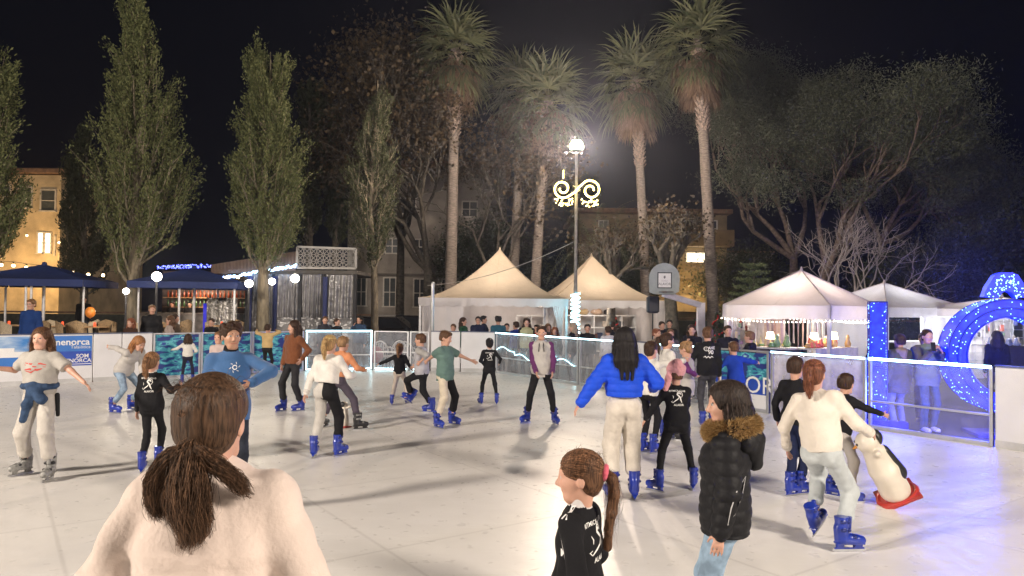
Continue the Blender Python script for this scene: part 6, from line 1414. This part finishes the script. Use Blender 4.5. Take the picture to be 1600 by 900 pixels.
# ---- near figures
person('child from behind with low brown ponytail and cream fleece, nearest the camera',top=(345,577),pxY=1.95,yaw=-3,hands=(('v',.20,.10,-.46),('v',-.20,.06,-.46)),shirt=((.70,.585,.52),'fleece'),wr_=2.0,fit=1.42,vox=.0055,build=1.05,hair=('lowpony',(.055,.030,.017)),nstr=5200,pants=BLKL,group=None,extras=lambda i:seams(i))
person('child in black club jacket with plaited ponytail and pink hair band',top=(897,699),pxY=2.95,yaw=62,hy=22,hp=4,shirt=(BLK,'cotton'),collar=(.62,.6,.6),fit=1.1,vox=.0055,hair=('braid','brown'),nstr=1800,scrunchie=(.65,.12,.18),hands=(('v',.1,.1,-.48),('v',-.16,-.05,-.47)),
    extras=lambda i:(club_back(i),decal('side_letters',[shift(textmesh('R',.045,True),0,.10),shift(textmesh('M',.04,True),.01,-.05)],i['gar'],None,i['chest']+i['UP']*.02,i['FW'],i['UP'],i['RT'],WHP,i['gar']),decal('white_side_panel',[([Vector((-.02,.06,0)),Vector((.02,.02,0)),Vector((.075,-.10,0)),Vector((.03,-.22,0)),Vector((-.03,-.20,0)),Vector((.01,-.10,0))],[(0,1,2,5),(5,2,3,4)])],i['gar'],None,i['chest']-i['UP']*.03,-i['FW']+i['RT']*-.0,i['UP'],i['RT'],WHP,i['gar'])))
person('child in black padded jacket with tan fur hood and pale jeans',top=(1126,594),pxY=3.75,yaw=72,hy=12,hp=3,shirt=(BLK,'nylon'),puff=1,fit=1.42,hem=.84,vox=.006,hair=('bob',(.022,.015,.012),.135),nstr=2600,pants=((.24,.34,.45),'denim'),legfit=1.25,pantend=.10,hands=(('v',.02,.0,-.525),('v',-.07,.03,-.52)),extras=fur)
person('girl with long black hair, royal blue jacket and cream trousers',feet=[(990,780,-4),(955,781,12)],yaw=3,h=1.57,shirt=((.012,.075,.68),'nylon'),puff=.8,fit=1.42,hem=1.04,pants=((.62,.57,.50),'cotton'),legfit=1.55,pantend=.27,hair=('long','black',.33),nstr=1800,hands=(('v',.20,.22,-.30),(900,640,-.05)),vox=.0065,hp=8)
person('skater in fluffy white sweater pushing the tilted skating aid',feet=[(1322,862,-48,0),(1275,832,-10,.05,-25)],yaw=-38,h=1.50,pel=(1284,704,0),shirt=((.72,.66,.58),'fleece'),wr_=1.5,fit=1.3,hem=.95,pants=((.50,.54,.55),'cotton'),legfit=1.3,pantend=.26,hair=('pony',(.13,.05,.028)),nstr=900,hands=((1366,682,.05),('v',-.13,.10,-.46)),vox=.0065,side=-8,lean=6,hp=6)
aid(G(1404,790)+Vector((0,0,.08)),R(-105),R(8),.80,'white skating aid tilted onto the edge of its red base',R(-31))
person('dark clothed skater half hidden behind the white sweater',feet=[(1254,773,-30),(1238,775,-20)],yaw=-45,h=1.30,shirt=(BLK,'cotton'),fit=1.2,pants=((.012,.018,.055),'cotton'),legfit=1.15,hair=('short','dbrown'),hands=(('v',.1,.3,-.3),('v',-.12,.05,-.48)))
person('leaning child in black top and grey trousers reaching out to the right',feet=[(1332,786,-15),(1302,776,-60,.0)],yaw=-72,h=1.16,lean=14,shirt=(BLK,'cotton'),fit=1.15,pants=((.40,.37,.34),'cotton'),legfit=1.3,hair=('short','dbrown'),hands=((1402,657,.0),(1372,700,-.1)),hy=20)
person('child in black club jacket wearing a fluffy pink hat',feet=[(1084,764,-18),(1026,768,48)],yaw=-4,h=1.22,lean=10,shirt=(BLK,'cotton'),fit=1.15,pants=BLKL,legfit=1.05,hair=('short','brown'),hands=((1070,655,.3),(1000,668,.15)),extras=lambda i:(club_back(i),bobble((.62,.30,.32))(i)),vox=.0075)
# ---- group by the right boards
person('girl in white top with dark bun, arm stretched to her friends',top=(1022,532),pxY=9.3,yaw=-50,hy=0,lean=8,shirt=(WHT,'cotton'),fit=1.2,hair=('bun','dbrown'),hands=((1080,562,.1),('v',-.1,.2,-.4)),pants=BLKL,nstr=200)
person('woman with tied dark hair in white, seen in profile facing right',top=(1046,519),pxY=10.3,yaw=-78,shirt=(WHT,'cotton'),fit=1.2,hair=('pony','dbrown'),pants=BLKL,hands=(('v',.1,.25,-.35),('v',-.1,.25,-.35)))
person('girl with blonde streaks in grey and purple hoodie bowing to her friends',top=(1070,532),pxY=10.1,yaw=55,hp=22,shirt=((.42,.40,.38),'cotton'),sleevecol=(.13,.03,.14),fit=1.3,hem=.80,hair=('bun','dirty'),pants=BLKL,shoes='black',hands=(('v',.12,.22,-.32),(1090,590,-.2)))
person('teenager from behind in black hoodie with white back print',top=(1105,509),pxY=11.2,yaw=-4,shirt=(BLK,'cotton'),fit=1.3,hair=('short','brown'),pants=((.05,.05,.06),'denim'),hands=(None,('v',-.12,.25,-.35)),extras=hoodie_print,hood=True)
person('child in blue sweatshirt holding on with both arms stretched wide',top=(1142,532),pxY=11.3,yaw=20,lean=10,shirt=((.015,.055,.42),'cotton'),fit=1.25,hair=('short','brown'),pants=((.02,.03,.09),'cotton'),hands=((1190,568,.3),(1104,582,.1)))
# ---- middle of the rink
person('boy in grey hoodie with purple sleeves standing at the rink centre',feet=[(822,661,-38),(867,663,22)],yaw=178,h=1.47,shirt=((.46,.44,.42),'cotton'),sleevecol=(.12,.03,.12),fit=1.2,hem=.88,under=(.7,.68,.66),pants=BLKL,legfit=1.1,hair=('short','dbrown'),hands=((838,586,-.14),(864,586,-.14)),hood=True,vox=.0065,extras=strings)
person('small skater in cropped black club jacket holding the teal boy by the hand',feet=[(776,632,-5),(751,631,20)],yaw=6,h=1.16,shirt=(BLK,'cotton'),hem=1.0,fit=1.1,pants=BLKL,hair=('bun','black'),hands=(('v',.14,.05,-.30),(757,573,.0)),extras=club_back,collar=(.6,.6,.6))
person('boy in teal T-shirt with one cream and one black trouser leg',feet=[(684,669,-20),(708,664,-5)],yaw=-118,h=1.38,shirt=((.12,.20,.18),'cotton'),sleeve='short',fit=1.4,hem=.84,pants=(((.60,.53,.42),BLK),'cotton'),legfit=1.3,pantend=.26,hair=('short','brown'),hands=((664,566,.25),(754,572,.45)),hp=14,hy=8,vox=.0065,side=0)
person('boy in light grey sweater and black trousers gliding to the left',feet=[(672,645,0),(640,628,30,.10,-30)],yaw=78,h=1.40,lean=6,shirt=((.42,.42,.46),'cotton'),sleevecol=(.38,.37,.36),sleeve='pushed',fit=1.35,pants=BLKL,legfit=1.2,hair=('short','brown'),hands=(('v',.12,.2,-.35),(657,570,-.2)))
person('little girl in black top and beige trousers with arms held out',feet=[(636,630,-10),(612,633,20)],yaw=-8,h=1.07,shirt=(BLK,'cotton'),fit=1.1,pants=((.55,.48,.42),'cotton'),legfit=1.15,hair=('pony','lbrown'),hands=((645,579,.1),(586,572,.05)))
person('blonde girl in cropped white top with one grey and one black leg',feet=[(530,712,-15),(491,714,15)],yaw=-14,h=1.40,lean=12,shirt=((.70,.67,.63),'cotton'),fit=1.3,hem=1.06,pants=((BLK,(.50,.48,.45)),'cotton'),legfit=1.3,pantend=.26,hair=('pony','blond'),hands=(('v',.10,.3,-.25),(471,632,-.1)),nstr=500,vox=.007)
person('bent child in orange top and grey purple trousers with black skates',feet=[(561,672,-30),(505,668,10)],yaw=-28,h=1.36,lean=18,pel=(527,590,0),shirt=((.62,.26,.13),'cotton'),fit=1.25,hem=1.0,pants=((.075,.062,.085),'cotton'),legfit=1.2,pantend=.26,shoes='black',hair=('short','dirty'),hands=(('v',.1,.35,-.28),('v',-.1,.35,-.28)))
aid(G(536,668),R(160),R(-6),.42,'small skating aid with red base behind the blonde girl')
person('teenager with long dark hair in brown sweater gliding past the boards',feet=[(441,643,0),(468,643,-20)],yaw=148,hy=-25,h=1.47,shirt=((.17,.058,.022),'knit'),fit=1.35,hem=.92,pants=((.03,.03,.034),'cotton'),legfit=1.2,hair=('long','dbrown',.22),hands=((437,590,-.1),(472,566,-.15)),nstr=300)
person('child in yellow sweater leaning on the boards with raised elbows',feet=[(424,590,0),(411,590,0)],yaw=-8,h=1.24,lean=4,shirt=((.56,.40,.19),'cotton'),fit=1.3,pants=BLKL,hair=('short','dbrown'),hands=((434,516,.25,(1,0,.2)),(400,516,.25,(-1,0,.2))),hem=.98)
person('curly haired boy in blue fleece looking over to the right',top=(362,503),pxY=6.4,yaw=-158,hy=14,shirt=((.045,.12,.28),'fleece'),fit=1.22,hem=.84,collar=BLK,pants=((.03,.035,.05),'denim'),legfit=1.2,hair=('curly','dbrown'),sk='tan',hands=(('v',.06,.05,-.5),(392,606,-.2,(-1,.2,-.1))),vox=.006,extras=fleece_logo)
person('girl with long ginger blonde hair bending forward in pale jeans',feet=[(178,646,10),(207,641,25)],yaw=-115,h=1.50,pel=(193,578,0),lean=50,shirt=((.46,.44,.42),'cotton'),fit=1.15,pants=((.22,.30,.40),'denim'),legfit=1.05,hair=('long',(.24,.11,.045),.30),hands=((160,538,.1,(0,0,1)),(222,612,0)),hp=10,nstr=300)
person('girl in black club jacket with white collar standing with her back turned',feet=[(250,728,-10),(222,738,18)],yaw=-3,h=1.24,shirt=(BLK,'cotton'),collar=(.7,.68,.65),fit=1.15,pants=BLKL,legfit=1.0,hair=('pony','lbrown'),hands=((285,606,.1),(212,656,0)),extras=club_back,vox=.007,nstr=500)
person('teenager in grey T-shirt with a denim jacket tied round the waist',feet=[(36,742,-30),(77,750,5)],yaw=-176,hy=0,h=1.50,shirt=((.40,.38,.35),'cotton'),sleeve='short',fit=1.42,hem=.98,pants=((.50,.47,.43),'cotton'),legfit=1.5,pantend=.25,shoes='grey',hair=('longside','brown',.24),hands=((-18,578,-.1),(148,612,-.1)),extras=tee_print,vox=.006,nstr=1200)
person('tiny girl in white jumper by the turquoise boards',feet=[(301,598,0),(284,598,20)],yaw=20,h=1.04,shirt=(WHT,'cotton'),fit=1.2,hem=.95,pants=((.02,.02,.04),'cotton'),hair=('long','dbrown',.12),hands=(('v',.1,.2,-.3),(268,547,0)),nstr=100)
person('child peeking out behind the curly haired boy',top=(341,517),pxY=12.5,yaw=175,shirt=((.5,.4,.38),'cotton'),hair=('short','lbrown'))
# ---- people watching behind the boards
WG='people watching from behind the boards'
def wt(px,py,Y,yaw,label,col,hair=('short','dbrown'),pants=((.03,.035,.05),'denim'),**k):
    kind=k.pop('kind','cotton'); k.setdefault('vox',.0125 if Y>12.6 else .009); k.setdefault('nstr',0)
    return person(label,top=(px,py),pxY=Y,z0=(.35 if Y>23 and px<320 else 0.0 if px<340 else GZ),yaw=yaw,shirt=(col,kind),hair=hair,pants=pants,shoes=k.pop('shoes','dark'),fit=k.pop('fit',1.3),group=WG,**k)
wt(47,467,17.5,178,'man in navy fleece and glasses standing behind the banner board',(.012,.04,.16),glasses=True,hair=('short','lbrown'),vox=.009)
wt(203,497,17.9,170,'woman with long red hair low behind the white board',(.06,.03,.02),hair=('long','red'),crouch=.0)
wt(238,476,18.4,-150,'man in black jacket standing in front of the second parasol',(.008,.008,.01),hair=('short','lbrown'),kind='nylon')
wt(131,462,24,200,'man in black standing beside the orange balloon',(.008,.008,.01))
wt(268,471,27.2,170,'bartender in black at the left of the lit counter',(.01,.01,.012)); wt(296,471,27.2,190,'bartender in black at the right of the lit counter',(.01,.01,.012),hair=('short','black'))
wt(263,493,18.7,120,'woman in pale scarf between the parasol posts',(.4,.33,.3),hair=('long','brown')); wt(276,491,18.9,-90,'person in brown coat under the second parasol',(.10,.07,.05),hair=('long','dbrown'))
wt(330,497,19.4,180,'man in black sweater right of the parasol post',(.008,.008,.01))
wt(508,494,21.6,190,'person in dark coat behind the board left of the framed panel',(.03,.03,.04),hair=('short','brown'))
wt(528,497,21.6,-120,'woman in black with tied hair behind the framed light panel',(.01,.01,.014),hair=('bun','dbrown')); wt(561,493,21.4,160,'woman holding her hand to her mouth above the framed panel',(.03,.06,.12),hair=('long','black'),hands=(('v',-.08,.22,.02),None))
wt(708,506,21.0,170,'small child in red behind the white board',(.4,.03,.02),hair=('short','brown')); wt(726,496,21.2,-110,'woman in dark green with long hair behind the white board',(.012,.07,.035),hair=('long','dbrown'))
wt(747,494,21.0,178,'person with glasses in navy jacket behind the small club skater',(.01,.015,.05),glasses=True,hair=('short','black')); wt(758,493,21.7,-100,'person in navy turned to the neighbour with glasses',(.01,.012,.04),hair=('short','black'))
wt(778,494,20.8,15,'person with curly dark hair in teal jacket seen from behind',(.02,.10,.16),hair=('curly','black'),kind='nylon'); wt(792,505,21.5,180,'child peeping over the boards beside the teal jacket',(.05,.05,.06))
wt(805,502,20.6,40,'person in bright blue hooded jacket behind the lit panel',(.015,.04,.30),hood=True,hair=('short','dbrown')); wt(823,497,19.6,178,'woman in black cardigan over pale yellow top behind the lit panel',(.42,.42,.25),sleevecol=(.012,.012,.016),hair=('bob','dbrown'))
wt(838,507,20.5,150,'person with dark hair and red top left of the rink centre boy',(.35,.03,.02),hair=('short','black')); wt(857,506,20.5,190,'child with fair hair behind the rink centre boy',(.1,.08,.07),hair=('bob','lbrown')); wt(867,511,19.5,170,'child with reddish hair and dark coat right of the rink centre boy',(.03,.03,.04),hair=('bob','red'))
wt(893,504,18.6,80,'woman with long grey blonde hair in black jacket with white stripe',(.01,.01,.014),hair=('long',(.28,.22,.16),.26)); wt(918,506,18.8,175,'man in black looking at the rink from the tent entrance',(.01,.01,.014),hair=('short','black'))
wt(949,509,18.4,20,'person in white top at the tent shelves seen from behind',(.6,.6,.65),hair=('short','dbrown')); wt(957,502,22,0,'person in black beside the shelves, near the small fir',(.012,.012,.02)); wt(966,509,19.5,-60,'person in dark coat behind the long haired girl',(.012,.012,.02))
wt(1028,513,16.2,-140,'smiling person in beige coat at the group by the right boards',(.25,.2,.15),hair=('short','red')); wt(1048,514,16.8,170,'smiling bald person behind the group',(.12,.1,.1),hair=('short','lbrown'))
wt(1035,502,20,190,'person in black under the loudspeaker, left one',(.01,.01,.012)); wt(1046,499,20,170,'man with black hair and white smile under the loudspeaker',(.01,.01,.012),hair=('short','black'))
wt(1081,507,15.6,165,'laughing woman with long dark hair holding up a phone',(.012,.012,.02),hair=('long','dbrown',.2),hands=(('v',-.02,.30,-.05),None),extras=phones('small phone held by the laughing woman in black'))
wt(1138,508,14.9,178,'laughing woman with tied dark hair in black jacket',(.012,.012,.02),hair=('bun','dbrown')); wt(1168,517,14.3,60,'person in black hooded coat turned away behind the town print board',(.008,.008,.01),hair=('short','lbrown'),hood=True,kind='nylon')
wt(1364,541,12.2,150,'short woman with long black hair beside the blue letter',(.03,.03,.05),hair=('long','black'))
wt(1403,521,12.0,8,'person from behind in olive parka with fur hood',(.085,.085,.06),hair=('short','dbrown'),kind='nylon',hem=.70,pants=((.25,.27,.3),'denim'),hood=(.25,.19,.12),shoes='white')
wt(1443,519,12.9,150,'person mostly hidden behind the woman with the phone',(.02,.04,.2))
wt(1451,514,11.9,178,'woman in green grey jacket filming with her phone',(.16,.20,.17),sleevecol=(.11,.10,.10),hair=('bun','dbrown'),pants=((.05,.09,.13),'denim'),vox=.0085,hem=.80,hands=(('v',-.08,.28,-.02),('v',.05,.26,-.05)),extras=phones('dark phone held up by the woman in the green grey jacket'),shoes='white')
wt(1556,517,14.2,-10,'woman in black with long hair at the stall behind the blue ring',(.01,.01,.014),hair=('long','black'),pants=((.12,.12,.16),'denim'))
# ================================================================ light, sky, camera
w=bpy.data.worlds.new('World'); S.world=w; w.use_nodes=True; nt=w.node_tree; bg=nt.nodes['Background']
sk=nt.nodes.new('ShaderNodeTexSky'); sk.sky_type='NISHITA'; sk.sun_disc=False; sk.sun_elevation=R(-5); sk.sun_rotation=R(200)
hs=nt.nodes.new('ShaderNodeMixRGB'); hs.blend_type='ADD'; hs.inputs[0].default_value=1; hs.inputs[2].default_value=(.018,.022,.05,1); nt.links.new(sk.outputs[0],hs.inputs[1]); nt.links.new(hs.outputs[0],bg.inputs[0]); bg.inputs[1].default_value=.07
# the rink's own lamps stand behind the photographer, left and right
def floodpost(x,y,z,e,label,col=(1,.87,.74),r=.9):
    root=empty('rink_floodlight',(x,y,GZ),0,label,'floodlight'); H=z-GZ; m=MB(); m.tube([(0,0,0),(0,0,H)],[.08,.05],10); m.build('pole',ALU,root); m=MB(); m.box((0,0,H+.1),(.5,.3,.2),bev=.03); m.build('lamp_housing',DK,root)
    d=Vector((0,10,0))-Vector((x,y,z)); 
    light('floodlight_beam',(x,y+.3,z+.0) if y<0 else (x,y,z),e,col,r)
floodpost(-13.5,-1.0,6.8,11400,'floodlight post behind the photographer, left'); floodpost(9.5,-3.0,6.8,7600,'floodlight post behind the photographer, right')
light('house_wall_light',P(70,430,38)+Vector((0,-1.0,.3)),430,(1,.62,.25),.3); light('house_wall_light',P(20,430,38)+Vector((0,-1.0,.3)),340,(1,.62,.25),.3)
light('street_glow',P(1080,470,43)+Vector((0,0,.5)),520,(1,.66,.25),.4)
light('window_spill',P(1090,405,45),60,(1,.8,.5),.3)
cam=bpy.data.cameras.new('camera'); co=bpy.data.objects.new('camera',cam); COL.objects.link(co); S.camera=co
cam.sensor_width=36; cam.lens=36*FPX/1600; cam.clip_end=400; cam.clip_start=.05
Mx=Matrix((camR.to_4d(),camU.to_4d(),(-fwd).to_4d(),(0,0,0,1))).transposed()
for i in range(3): Mx[3][i]=0
Mx.translation=Vector((0,0,CH)); co.matrix_world=Mx
S.view_settings.view_transform='Standard'; S.view_settings.look='None'; S.view_settings.exposure=.14; S.view_settings.gamma=1
S.render.engine='CYCLES'; cy=S.cycles; cy.use_denoising=True; cy.max_bounces=6; cy.diffuse_bounces=3; cy.glossy_bounces=3; cy.transmission_bounces=4; cy.transparent_max_bounces=16; cy.sample_clamp_indirect=4; cy.caustics_reflective=False; cy.caustics_refractive=False

def hz(nt,b):
    nt.nodes.remove(b); v=nd(nt,'VolumePrincipled'); v.inputs['Color'].default_value=(.72,.78,1,1); v.inputs['Density'].default_value=.0013; v.inputs['Anisotropy'].default_value=.78; nt.links.new(v.outputs[0],nt.nodes['Material Output'].inputs['Volume'])
m=MB(); m.box((0,30,7),(150,110,18)); tag(m.build('haze',mat('haze',hz)),kind='stuff')
